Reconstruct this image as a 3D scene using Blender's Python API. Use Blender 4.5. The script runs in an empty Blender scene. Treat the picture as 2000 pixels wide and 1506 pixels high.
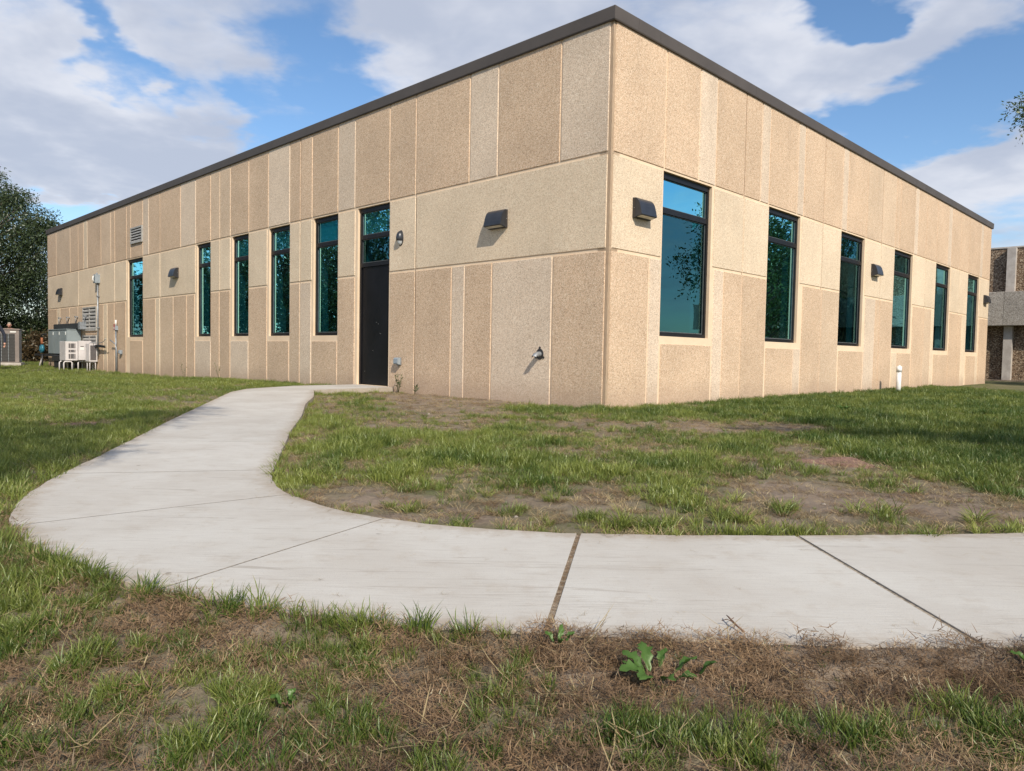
import bpy, bmesh, math, random
import numpy as np
from mathutils import Vector, Matrix, Euler

random.seed(7)
RNG = np.random.default_rng(11)
SC = bpy.context.scene
COL = SC.collection
R = math.radians

# ------------------------------------------------------------------ camera
CAM_H = 0.72
PITCH, ROLL = 0.04378, 0.018104
cd = bpy.data.cameras.new('camera')
cd.sensor_width = 36.0
cd.lens = 25.842
cd.clip_start = 0.05
cd.clip_end = 6000.0
cam = bpy.data.objects.new('camera', cd)
COL.objects.link(cam)
F = Vector((0, math.cos(PITCH), -math.sin(PITCH)))
Rt = Vector((1, 0, 0))
U = Rt.cross(F)
R2 = math.cos(ROLL) * Rt + math.sin(ROLL) * U
U2 = -math.sin(ROLL) * Rt + math.cos(ROLL) * U
cam.matrix_world = Matrix(((R2.x, U2.x, -F.x, 0), (R2.y, U2.y, -F.y, 0), (R2.z, U2.z, -F.z, CAM_H), (0, 0, 0, 1)))
SC.camera = cam

# ------------------------------------------------------------------ light
SUN = Vector((0.262, -0.735, 0.622)).normalized()
SUN_EL = math.asin(SUN.z)
SUN_AZ = math.atan2(SUN.x, SUN.y)
sl = bpy.data.lights.new('sun', 'SUN')
sl.energy = 4.9
sl.angle = R(0.6)
sl.color = (1.0, 0.925, 0.80)
sun = bpy.data.objects.new('sun', sl)
COL.objects.link(sun)
sun.location = (6, -14, 13)
sun.rotation_euler = (-SUN).to_track_quat('-Z', 'Y').to_euler()

SC.view_settings.view_transform = 'Standard'
SC.view_settings.look = 'None'
SC.view_settings.exposure = 0.0
SC.view_settings.gamma = 1.0
SC.view_settings.use_curve_mapping = False
SC.render.engine = 'CYCLES'
SC.cycles.max_bounces = 8
SC.cycles.diffuse_bounces = 3
SC.cycles.glossy_bounces = 4
SC.cycles.transparent_max_bounces = 12
SC.cycles.caustics_reflective = False
SC.cycles.caustics_refractive = False
SC.cycles.use_denoising = True

class NT:
    """small node-tree helper"""
    def __init__(s, nt): s.nt = nt
    def n(s, t, **kw):
        nd = s.nt.nodes.new(t)
        for k, v in kw.items():
            if k == 'inp':
                for a, b in v.items():
                    if isinstance(b, bpy.types.NodeSocket): s.nt.links.new(b, nd.inputs[a])
                    else: nd.inputs[a].default_value = b
            else: setattr(nd, k, v)
        return nd
    def link(s, a, b): s.nt.links.new(a, b)
    def math(s, op, a, b=0.0, c=None, clamp=False):
        i = {0: a, 1: b}
        if c is not None: i[2] = c
        return s.n('ShaderNodeMath', operation=op, use_clamp=clamp, inp=i).outputs[0]
    def mix(s, f, a, b, mode='MIX'):
        nd = s.n('ShaderNodeMix', data_type='RGBA', blend_type=mode)
        for k, v in ((0, f), (6, a), (7, b)):
            if isinstance(v, bpy.types.NodeSocket): s.link(v, nd.inputs[k])
            else: nd.inputs[k].default_value = v if not isinstance(v, tuple) or len(v) == 4 else (*v, 1)
        return nd.outputs[2]
    def mr(s, v, a, b, c=0.0, d=1.0, smooth=True):
        nd = s.n('ShaderNodeMapRange', interpolation_type='SMOOTHSTEP' if smooth else 'LINEAR')
        s.link(v, nd.inputs[0])
        for i, x in ((1, a), (2, b), (3, c), (4, d)): nd.inputs[i].default_value = x
        return nd.outputs[0]
    def noise(s, vec, scale, detail=3.0, rough=0.55, dist=0.0):
        nd = s.n('ShaderNodeTexNoise', inp={'Scale': scale, 'Detail': detail, 'Roughness': rough, 'Distortion': dist})
        if vec is not None: s.link(vec, nd.inputs['Vector'])
        return nd.outputs[0]
    def ramp(s, fac, stops, interp='LINEAR'):
        nd = s.n('ShaderNodeValToRGB')
        nd.color_ramp.interpolation = interp
        e = nd.color_ramp.elements
        while len(e) < len(stops): e.new(0.5)
        for el, (p, c) in zip(e, stops):
            el.position = p; el.color = (*c, 1) if len(c) == 3 else c
        s.link(fac, nd.inputs[0])
        return nd.outputs[0]
    def vmul(s, v, t):
        return s.n('ShaderNodeVectorMath', operation='MULTIPLY', inp={0: v, 1: t}).outputs[0]

# ---- world: Nishita sky with a broken deck of cloud laid over it
BLOBS = [(-33.1,18.5,6.8,4.4,0,0.8),(-22.7,20.4,6.8,4.8,-25,0.9),(-30.5,13.8,9.2,2.8,-12,1.0),(-25.0,13.2,5.6,1.8,-15,0.9),(-33.1,11.2,6.4,2.0,0,0.6),(-14.8,18.6,4.4,4.4,-30,-1.0),(-29.0,20.2,1.2,3.6,-25,-0.7),(-26.9,17.8,2.4,1.2,-35,-0.8),(-16.4,16.4,2.4,1.1,0,0.6),(-20.0,16.7,2.4,1.0,-30,-0.4),(-31.5,8.8,3.4,1.3,0,-0.9),(-29.1,10.4,4.8,0.7,5,0.35),(-4.4,22.8,8.8,4.0,0,1.0),(-9.0,22.9,4.4,3.2,-30,0.6),(4.2,24.2,8.0,2.4,0,0.6),(14.9,21.2,6.4,3.2,15,0.8),(23.6,20.0,10.0,2.4,10,1.0),(29.8,19.7,5.6,2.8,5,0.8),(31.1,21.8,5.6,1.6,0,0.6),(23.8,22.9,2.4,1.3,0,-1.3),(25.5,14.8,8.0,2.3,28,-1.2),(32.8,16.6,2.8,1.6,30,-0.6),(32.4,13.3,4.4,2.8,20,0.9),(29.5,11.3,4.8,1.6,0,0.5),(20.7,15.8,2.4,2.4,0,-0.3),(17.9,18.0,4.8,1.6,-25,0.5)]
world = bpy.data.worlds.new('World')
SC.world = world
world.use_nodes = True
world.node_tree.nodes.clear()
N = NT(world.node_tree)
sky = N.n('ShaderNodeTexSky', sky_type='NISHITA', sun_disc=False)
sky.sun_elevation = SUN_EL
sky.sun_rotation = SUN_AZ
sky.altitude = 300
sky.air_density = 1.0
sky.dust_density = 0.5
sky.ozone_density = 2.2
tc = N.n('ShaderNodeTexCoord')
sep = N.n('ShaderNodeSeparateXYZ', inp={0: tc.outputs['Generated']})
az = N.math('MULTIPLY', N.math('ARCTAN2', sep.outputs[0], sep.outputs[1]), 57.2958)
el = N.math('MULTIPLY', N.math('ARCSINE', sep.outputs[2]), 57.2958)
den = N.math('ADD', N.math('MAXIMUM', sep.outputs[2], 0.0), 0.18)
cp = N.n('ShaderNodeCombineXYZ', inp={0: N.math('DIVIDE', sep.outputs[0], den), 1: N.math('DIVIDE', sep.outputs[1], den), 2: 0.0}).outputs[0]
warp = N.n('ShaderNodeTexNoise', inp={'Vector': cp, 'Scale': 1.4, 'Detail': 3.0})
cpw = N.n('ShaderNodeVectorMath', operation='MULTIPLY_ADD', inp={0: warp.outputs[1], 1: (0.28, 0.28, 0.0), 2: cp}).outputs[0]
big = N.noise(cpw, 1.0, 5.0, 0.5)
fine = N.noise(cpw, 4.2, 10.0, 0.60)
field = N.math('ADD', N.math('MULTIPLY', big, 0.85), N.math('MULTIPLY', fine, 0.50))
wn = N.n('ShaderNodeTexNoise', inp={'Vector': cp, 'Scale': 5.5, 'Detail': 4.0, 'Roughness': 0.55})
wsep = N.n('ShaderNodeSeparateColor', inp={0: wn.outputs['Color']})
az = N.math('ADD', az, N.math('MULTIPLY', N.math('SUBTRACT', wsep.outputs[0], 0.5), 15.0))
el = N.math('ADD', el, N.math('MULTIPLY', N.math('SUBTRACT', wsep.outputs[1], 0.5), 7.0))
bias = None
for (ba, be, ra, re, an, v) in BLOBS:
    dx = N.math('SUBTRACT', az, ba); dy = N.math('SUBTRACT', el, be)
    c, s_ = math.cos(R(an)), math.sin(R(an))
    u = N.math('MULTIPLY', N.math('ADD', N.math('MULTIPLY', dx, c), N.math('MULTIPLY', dy, s_)), 1 / (ra * 1.25))
    w = N.math('MULTIPLY', N.math('ADD', N.math('MULTIPLY', dx, -s_), N.math('MULTIPLY', dy, c)), 1 / (re * 1.25))
    r2 = N.math('ADD', N.math('MULTIPLY', u, u), N.math('MULTIPLY', w, w))
    g = N.math('MULTIPLY', N.math('EXPONENT', N.math('MULTIPLY', r2, -1.0)), v * (0.26 if v > 0 else 0.36))
    bias = g if bias is None else N.math('ADD', bias, g)
dens = N.mr(N.math('ADD', field, bias), 0.56, 0.90)
dens = N.math('MULTIPLY', dens, 0.93)
shade = N.mr(N.math('ADD', N.math('MULTIPLY', N.noise(cpw, 1.9, 5.0), 1.0), N.math('MULTIPLY', bias, -0.25)), 0.34, 0.62)
ccol = N.mix(shade, (0.52, 0.57, 0.69, 1), (0.80, 0.82, 0.89, 1))
skc = N.n('ShaderNodeHueSaturation', inp={'Saturation': 1.12, 'Value': 1.0, 'Color': sky.outputs[0]})
bg1 = N.n('ShaderNodeBackground', inp={0: skc.outputs[0], 1: 0.158})
bg2 = N.n('ShaderNodeBackground', inp={0: ccol, 1: 1.0})
mx = N.n('ShaderNodeMixShader', inp={0: dens, 1: bg1.outputs[0], 2: bg2.outputs[0]})
N.n('ShaderNodeOutputWorld', inp={0: mx.outputs[0]})

# ------------------------------------------------------------------ materials
MAT = {}
def mat(name, rough=0.6, metal=0.0, spec=0.5):
    m = bpy.data.materials.new(name); m.use_nodes = True
    m.node_tree.nodes.clear()
    n = NT(m.node_tree)
    b = n.n('ShaderNodeBsdfPrincipled', inp={'Roughness': rough, 'Metallic': metal, 'Specular IOR Level': spec})
    o = n.n('ShaderNodeOutputMaterial'); n.link(b.outputs[0], o.inputs[0])
    MAT[name] = m
    return m, n, b, o

def bump(n, b, h, strength=0.4, dist=0.01):
    bp = n.n('ShaderNodeBump', inp={'Strength': strength, 'Distance': dist, 'Height': h})
    n.link(bp.outputs[0], b.inputs['Normal'])

def plain(name, col, rough=0.5, metal=0.0, var=0.12, scale=8.0, spec=0.5):
    m, n, b, o = mat(name, rough, metal, spec)
    t = n.n('ShaderNodeTexCoord').outputs['Object']
    f = n.noise(t, scale, 4.0)
    c2 = tuple(x * (1 - var * 2) for x in col); c1 = tuple(min(1, x * (1 + var)) for x in col)
    n.link(n.mix(n.mr(f, 0.3, 0.7), (*c2, 1), (*c1, 1)), b.inputs['Base Color'])
    bump(n, b, f, 0.08, 0.004)
    return m

def aggregate(name, dark, base, light, scale=75.0, contrast=1.0, stone=0.006, wear=True):
    m, n, b, o = mat(name, 0.85, 0, 0.25)
    oi = n.n('ShaderNodeObjectInfo').outputs['Random']
    t = n.n('ShaderNodeTexCoord').outputs['Object']
    off = n.n('ShaderNodeCombineXYZ', inp={0: n.math('MULTIPLY', oi, 37.0), 1: n.math('MULTIPLY', oi, 11.0), 2: n.math('MULTIPLY', oi, 5.0)}).outputs[0]
    tv = n.n('ShaderNodeVectorMath', operation='ADD', inp={0: t, 1: off}).outputs[0]
    v = n.n('ShaderNodeTexVoronoi', inp={'Vector': tv, 'Scale': scale, 'Randomness': 1.0})
    sp = n.n('ShaderNodeSeparateColor', inp={0: v.outputs['Color']})
    col = n.ramp(sp.outputs[0], [(0.0, dark), (0.16, dark), (0.32, base), (0.72, base), (0.86, light), (1.0, light)])
    fn = n.noise(tv, scale * 0.45, 3.0, 0.7)
    col = n.mix(n.mr(fn, 0.3, 0.75, 0.0, 0.45), col, (*base, 1))
    big = n.noise(tv, 0.9, 4.0, 0.6)
    k = n.mr(big, 0.25, 0.75, 0.87, 1.07, False)
    pv = n.math('ADD', k, n.math('MULTIPLY', n.math('SUBTRACT', oi, 0.5), 0.10))
    kk = n.n('ShaderNodeCombineXYZ', inp={0: pv, 1: pv, 2: pv}).outputs[0]
    col = n.mix(1.0, col, kk, 'MULTIPLY')
    if wear:
        z = n.n('ShaderNodeSeparateXYZ', inp={0: n.n('ShaderNodeNewGeometry').outputs['Position']}).outputs[2]
        zz = n.math('ADD', z, n.math('MULTIPLY', n.noise(t, 2.4, 5.0), 0.45))
        splash = n.mr(zz, 0.10, 0.62, 0.62, 0.0)
        col = n.mix(splash, col, (0.40, 0.28, 0.20, 1))
        st = n.vmul(tv, (5.0, 5.0, 0.35))
        streak = n.mr(n.noise(st, 1.0, 4.0, 0.6), 0.50, 0.78, 0.0, 0.20)
        top = n.mr(z, 4.3, 5.4, 0.25, 1.0)
        col = n.mix(n.math('MULTIPLY', streak, n.math('ADD', top, 0.15)), col, (0.27, 0.21, 0.16, 1))
    n.link(col, b.inputs['Base Color'])
    h = n.math('SUBTRACT', 1.0, v.outputs['Distance'])
    bump(n, b, h, 0.30 * contrast, stone * 0.6)
    return m

aggregate('agg_tan', (0.37, 0.252, 0.164), (0.625, 0.444, 0.297), (0.77, 0.62, 0.46), scale=100.0)
aggregate('agg_mid', (0.42, 0.295, 0.198), (0.645, 0.472, 0.322), (0.78, 0.645, 0.49), scale=100.0)
aggregate('agg_sand', (0.52, 0.395, 0.268), (0.735, 0.575, 0.408), (0.84, 0.72, 0.55), scale=100.0)
aggregate('agg_grey', (0.43, 0.325, 0.235), (0.675, 0.525, 0.388), (0.81, 0.69, 0.55), scale=100.0)
aggregate('agg_old', (0.05, 0.034, 0.024), (0.20, 0.135, 0.088), (0.45, 0.36, 0.26), 30.0, 1.2, 0.02, False)
aggregate('agg_old_band', (0.17, 0.15, 0.13), (0.36, 0.32, 0.275), (0.52, 0.48, 0.43), 45.0, 1.0, 0.006, False)

def concrete_smooth(name, c1, c2):
    m, n, b, o = mat(name, 0.8, 0, 0.3)
    t = n.n('ShaderNodeTexCoord').outputs['Object']
    f = n.noise(t, 3.0, 6.0, 0.65)
    g = n.noise(t, 90.0, 3.0, 0.6)
    col = n.mix(n.mr(f, 0.3, 0.7), (*c1, 1), (*c2, 1))
    col = n.mix(n.mr(g, 0.35, 0.7, 0.0, 0.25), col, (*[x * 0.7 for x in c1], 1))
    n.link(col, b.inputs['Base Color'])
    bump(n, b, g, 0.2, 0.002)
concrete_smooth('precast_smooth', (0.76, 0.57, 0.39), (0.83, 0.645, 0.46))
concrete_smooth('old_concrete', (0.40, 0.35, 0.31), (0.56, 0.51, 0.46))

def path_mat():
    m, n, b, o = mat('path_concrete', 0.85, 0, 0.25)
    t = n.n('ShaderNodeTexCoord').outputs['Object']
    oi = n.n('ShaderNodeObjectInfo').outputs['Random']
    f = n.noise(t, 1.3, 6.0, 0.62)
    col = n.mix(n.mr(f, 0.32, 0.68), (0.495, 0.455, 0.400, 1), (0.575, 0.545, 0.492, 1))
    g = n.noise(t, 7.0, 6.0, 0.7)
    col = n.mix(n.mr(g, 0.50, 0.76, 0.0, 0.45), col, (0.40, 0.33, 0.255, 1))
    # broom finish: fine ridges across the walk
    bv = n.vmul(t, (7.0, 230.0, 1.0))
    br = n.noise(bv, 1.0, 3.0, 0.6)
    col = n.mix(n.mr(br, 0.40, 0.75, 0.0, 0.32), col, (0.33, 0.30, 0.27, 1))
    sp = n.noise(t, 210.0, 2.0, 0.8)
    col = n.mix(n.mr(sp, 0.56, 0.74, 0.0, 0.55), col, (0.30, 0.27, 0.24, 1))
    # thin scuffs and drag marks
    sv = n.n('ShaderNodeMapping', inp={'Vector': t, 'Rotation': (0, 0, 0.3), 'Scale': (1.6, 28.0, 1.0)}).outputs[0]
    sc = n.noise(sv, 1.0, 5.0, 0.7, 1.5)
    col = n.mix(n.mr(sc, 0.56, 0.69, 0.0, 0.55), col, (0.31, 0.265, 0.22, 1))
    d = n.n('ShaderNodeTexVoronoi', inp={'Vector': n.n('ShaderNodeVectorMath', operation='ADD', inp={0: t, 1: n.vmul(n.n('ShaderNodeTexNoise', inp={'Vector': t, 'Scale': 25.0}).outputs[1], (0.05, 0.05, 0.0))}).outputs[0], 'Scale': 3.2})
    dot = n.mr(d.outputs['Distance'], 0.028, 0.045, 0.55, 0.0)
    col = n.mix(dot, col, (0.16, 0.13, 0.10, 1))
    ed = n.n('ShaderNodeAttribute', attribute_name='edge').outputs['Fac']
    en = n.math('ADD', ed, n.math('MULTIPLY', n.math('SUBTRACT', n.noise(t, 11.0, 6.0, 0.7), 0.5), 1.3))
    col = n.mix(n.mr(en, 0.45, 1.15, 0.0, 0.62), col, (0.33, 0.255, 0.18, 1))
    pit = n.n('ShaderNodeTexVoronoi', inp={'Vector': t, 'Scale': 46.0})
    col = n.mix(n.mr(pit.outputs['Distance'], 0.05, 0.10, 0.45, 0.0), col, (0.24, 0.205, 0.17, 1))
    k = n.math('ADD', 0.97, n.math('MULTIPLY', oi, 0.06))
    col = n.mix(1.0, col, n.n('ShaderNodeCombineXYZ', inp={0: k, 1: k, 2: k}).outputs[0], 'MULTIPLY')
    n.link(col, b.inputs['Base Color'])
    hh = n.math('ADD', n.math('MULTIPLY', br, 0.7), n.math('MULTIPLY', sp, 0.5))
    bump(n, b, hh, 0.55, 0.004)
path_mat()

def soil_mat():
    m, n, b, o = mat('soil', 0.95, 0, 0.15)
    t = n.n('ShaderNodeNewGeometry').outputs['Position']
    f = n.noise(t, 1.6, 6.0, 0.65)
    g = n.noise(t, 26.0, 6.0, 0.75)
    h = n.noise(t, 140.0, 4.0, 0.7)
    col = n.mix(n.mr(f, 0.3, 0.7), (0.150, 0.113, 0.086, 1), (0.265, 0.208, 0.160, 1))
    col = n.mix(n.mr(g, 0.35, 0.65, 0.0, 0.6), col, (0.31, 0.24, 0.17, 1))
    col = n.mix(n.mr(h, 0.55, 0.75, 0.0, 0.55), col, (0.085, 0.06, 0.045, 1))
    st = n.noise(n.vmul(t, (60.0, 300.0, 60.0)), 1.0, 3.0, 0.6, 1.0)
    col = n.mix(n.mr(st, 0.62, 0.72, 0.0, 0.5), col, (0.46, 0.36, 0.21, 1))
    gr = n.n('ShaderNodeAttribute', attribute_name='green').outputs['Fac']
    gg = n.noise(t, 60.0, 4.0, 0.7)
    gcol = n.mix(n.mr(gg, 0.3, 0.7), (0.050, 0.072, 0.018, 1), (0.115, 0.14, 0.04, 1))
    col = n.mix(n.math('MULTIPLY', gr, n.mr(gg, 0.25, 0.5, 0.35, 0.85)), col, gcol)
    n.link(col, b.inputs['Base Color'])
    bump(n, b, n.math('ADD', g, n.math('MULTIPLY', h, 0.5)), 0.8, 0.012)
soil_mat()

def blade_mat(name, root, low, high, tipc, trans=0.35):
    m = bpy.data.materials.new(name); m.use_nodes = True; m.node_tree.nodes.clear()
    n = NT(m.node_tree)
    h = n.n('ShaderNodeAttribute', attribute_name='h').outputs['Fac']
    ti = n.n('ShaderNodeAttribute', attribute_type='INSTANCER', attribute_name='tint').outputs['Fac']
    sd = n.n('ShaderNodeAttribute', attribute_name='seed').outputs['Fac']
    k = n.math('ADD', n.math('MULTIPLY', ti, 0.65), n.math('MULTIPLY', sd, 0.35), clamp=True)
    col = n.mix(k, (*low, 1), (*high, 1))
    col = n.mix(n.mr(h, 0.0, 0.30, 0.8, 0.0), col, (*root, 1))
    col = n.mix(n.math('MULTIPLY', n.mr(h, 0.7, 1.0), n.mr(sd, 0.5, 0.9)), col, (*tipc, 1))
    d = n.n('ShaderNodeBsdfDiffuse', inp={0: col})
    tr = n.n('ShaderNodeBsdfTranslucent', inp={0: col})
    gl = n.n('ShaderNodeBsdfGlossy', inp={0: (0.8, 0.85, 0.7, 1), 1: 0.42})
    m1 = n.n('ShaderNodeMixShader', inp={0: trans, 1: d.outputs[0], 2: tr.outputs[0]})
    m2 = n.n('ShaderNodeMixShader', inp={0: 0.045, 1: m1.outputs[0], 2: gl.outputs[0]})
    n.n('ShaderNodeOutputMaterial', inp={0: m2.outputs[0]})
    MAT[name] = m
blade_mat('grass_green', (0.17, 0.16, 0.065), (0.036, 0.092, 0.013), (0.320, 0.345, 0.075), (0.45, 0.39, 0.17))  # straw root tone, darkened to paint in shade between the blades
blade_mat('grass_dry', (0.26, 0.18, 0.09), (0.23, 0.155, 0.075), (0.55, 0.43, 0.23), (0.50, 0.38, 0.2), 0.2)
blade_mat('thatch_brown', (0.10, 0.058, 0.034), (0.085, 0.050, 0.030), (0.46, 0.295, 0.16), (0.34, 0.24, 0.14), 0.15)
blade_mat('weed_leaf', (0.16, 0.22, 0.05), (0.075, 0.15, 0.03), (0.12, 0.21, 0.04), (0.10, 0.18, 0.035), 0.3)

def leaf_mat(name, a, b_, trans=0.3):
    m = bpy.data.materials.new(name); m.use_nodes = True; m.node_tree.nodes.clear()
    n = NT(m.node_tree)
    sd = n.n('ShaderNodeAttribute', attribute_name='seed').outputs['Fac']
    col = n.mix(sd, (*a, 1), (*b_, 1))
    d = n.n('ShaderNodeBsdfDiffuse', inp={0: col}); tr = n.n('ShaderNodeBsdfTranslucent', inp={0: col})
    gl = n.n('ShaderNodeBsdfGlossy', inp={0: (0.7, 0.75, 0.7, 1), 1: 0.4})
    m1 = n.n('ShaderNodeMixShader', inp={0: trans, 1: d.outputs[0], 2: tr.outputs[0]})
    m2 = n.n('ShaderNodeMixShader', inp={0: 0.05, 1: m1.outputs[0], 2: gl.outputs[0]})
    n.n('ShaderNodeOutputMaterial', inp={0: m2.outputs[0]})
    MAT[name] = m
leaf_mat('leaf_dark', (0.028, 0.045, 0.018), (0.085, 0.115, 0.045))
leaf_mat('leaf_mid', (0.045, 0.075, 0.02), (0.12, 0.16, 0.05))
leaf_mat('leaf_russet', (0.06, 0.045, 0.025), (0.13, 0.085, 0.04))
plain('bark', (0.13, 0.10, 0.075), 0.9, 0, 0.3, 20)

plain('coping_metal', (0.095, 0.080, 0.071), 0.6, 0.0, 0.06, 1.5, 0.3)
plain('frame_black', (0.010, 0.0095, 0.011), 0.40, 0.0, 0.1, 4.0, 0.35)
plain('door_black', (0.006, 0.006, 0.008), 0.45, 0.0, 0.25, 1.4, 0.25)
plain('gasket', (0.10, 0.11, 0.11), 0.5)
plain('lamp_bronze', (0.033, 0.036, 0.044), 0.33, 0.2, 0.1, 6)
plain('lamp_bronze_side', (0.040, 0.036, 0.036), 0.5, 0.1, 0.1, 6)
plain('lens_frosted', (0.62, 0.60, 0.52), 0.35)
plain('lens_clear', (0.62, 0.66, 0.68), 0.15)
plain('galvanised', (0.34, 0.36, 0.38), 0.45, 0.55, 0.12, 14)
plain('grey_box', (0.27, 0.31, 0.34), 0.5, 0, 0.06, 6)
plain('louver_grey', (0.40, 0.38, 0.35), 0.55, 0, 0.1, 4)
plain('cabinet_grey', (0.26, 0.30, 0.305), 0.5, 0.0, 0.06, 2)
plain('black_steel', (0.018, 0.018, 0.02), 0.5)
plain('unit_white', (0.60, 0.555, 0.54), 0.5, 0, 0.05, 3)
plain('fin_dark', (0.09, 0.07, 0.065), 0.6)
plain('tan_metal', (0.22, 0.18, 0.16), 0.55, 0, 0.06, 2)
plain('coil_grey', (0.06, 0.056, 0.053), 0.6, 0.2, 0.2, 40)
plain('label_white', (0.75, 0.74, 0.70), 0.5, 0, 0.03)
plain('label_red', (0.45, 0.09, 0.09), 0.5, 0, 0.05)
plain('pvc_white', (0.78, 0.77, 0.73), 0.35, 0, 0.06, 6)
plain('teal_paint', (0.03, 0.17, 0.24), 0.4)
plain('rust_orange', (0.34, 0.12, 0.05), 0.7)
plain('rubber', (0.015, 0.015, 0.015), 0.8)
plain('copper_line', (0.02, 0.02, 0.02), 0.6)
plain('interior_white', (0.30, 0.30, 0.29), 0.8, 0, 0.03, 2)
plain('sealant', (0.30, 0.205, 0.14), 0.8, 0, 0.1, 6)
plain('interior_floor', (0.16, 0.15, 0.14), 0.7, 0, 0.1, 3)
plain('furniture_dark', (0.05, 0.045, 0.04), 0.6)
plain('shade_fabric', (0.88, 0.86, 0.82), 0.9, 0, 0.02, 3)
plain('roof_membrane', (0.45, 0.44, 0.42), 0.9)
plain('skin', (0.52, 0.28, 0.20), 0.55, 0, 0.05)
plain('hair_grey', (0.34, 0.29, 0.23), 0.8, 0, 0.2, 40)
plain('hair_dark', (0.05, 0.035, 0.025), 0.8, 0, 0.2, 40)
plain('jacket_navy', (0.020, 0.024, 0.042), 0.85, 0, 0.2, 12)
plain('shirt_dark', (0.03, 0.035, 0.05), 0.85, 0, 0.2, 12)
plain('trousers', (0.05, 0.055, 0.075), 0.85, 0, 0.2, 12)
plain('shoe', (0.03, 0.025, 0.022), 0.6)
plain('joint_fill', (0.33, 0.27, 0.20), 0.95, 0, 0.3, 60)
plain('stone_pale', (0.32, 0.27, 0.22), 0.85, 0, 0.2, 30)
plain('twig_bark', (0.15, 0.085, 0.05), 0.85, 0, 0.2, 60)
plain('dirt_reddish', (0.24, 0.135, 0.095), 0.95, 0, 0.2, 40)
plain('asphalt', (0.055, 0.055, 0.058), 0.9, 0, 0.2, 30)

def glass_mat(name, tint, refl, ior=1.9):
    m = bpy.data.materials.new(name); m.use_nodes = True; m.node_tree.nodes.clear()
    n = NT(m.node_tree)
    t = n.n('ShaderNodeTexCoord').outputs['Object']
    bp = n.n('ShaderNodeBump', inp={'Strength': 0.06, 'Distance': 0.02, 'Height': n.noise(t, 1.7, 1.0)})
    fr = n.n('ShaderNodeFresnel', inp={0: ior})
    tr = n.n('ShaderNodeBsdfTransparent', inp={0: (*tint, 1)})
    gl = n.n('ShaderNodeBsdfGlossy', inp={0: (*refl, 1), 1: 0.0, 'Normal': bp.outputs[0]})
    mx_ = n.n('ShaderNodeMixShader', inp={0: n.math('ADD', n.math('MULTIPLY', fr.outputs[0], 0.80), 0.10, clamp=True), 1: tr.outputs[0], 2: gl.outputs[0]})
    n.n('ShaderNodeOutputMaterial', inp={0: mx_.outputs[0]})
    MAT[name] = m
glass_mat('glass_teal', (0.19, 0.78, 0.92), (0.34, 0.88, 1.0), 1.75)

# ------------------------------------------------------------------ mesh helpers
def make_mesh(name, verts, faces, mats, fmat=None, smooth=False):
    me = bpy.data.meshes.new(name)
    verts = np.asarray(verts, dtype=np.float32)
    me.from_pydata([tuple(v) for v in verts], [], [tuple(f) for f in faces]) if not isinstance(faces, np.ndarray) else me_np(me, verts, faces)
    for m in (mats if isinstance(mats, (list, tuple)) else [mats]): me.materials.append(MAT[m])
    if fmat is not None: me.polygons.foreach_set('material_index', np.asarray(fmat, dtype=np.int32))
    if smooth: me.polygons.foreach_set('use_smooth', np.ones(len(me.polygons), dtype=bool))
    me.update()
    return me

def me_np(me, verts, faces):
    nf, k = faces.shape
    me.vertices.add(len(verts)); me.vertices.foreach_set('co', verts.ravel())
    me.loops.add(nf * k); me.loops.foreach_set('vertex_index', faces.astype(np.int32).ravel())
    me.polygons.add(nf); me.polygons.foreach_set('loop_start', np.arange(0, nf * k, k, dtype=np.int32))
    me.polygons.foreach_set('loop_total', np.full(nf, k, dtype=np.int32))
    me.update(calc_edges=True)

def link(name, me, parent=None, loc=None):
    o = bpy.data.objects.new(name, me)
    COL.objects.link(o)
    if parent is not None: o.parent = parent
    if loc is not None: o.location = loc
    return o

def empty(name, loc=(0, 0, 0), parent=None, rz=0.0):
    o = bpy.data.objects.new(name, None)
    COL.objects.link(o)
    o.location = loc; o.rotation_euler = (0, 0, rz); o.empty_display_size = 0.2
    if parent is not None: o.parent = parent
    return o

def tag(o, label=None, cat=None, group=None, kind=None):
    if label: o['label'] = label
    if cat: o['category'] = cat
    if group: o['group'] = group
    if kind: o['kind'] = kind
    return o

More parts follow.
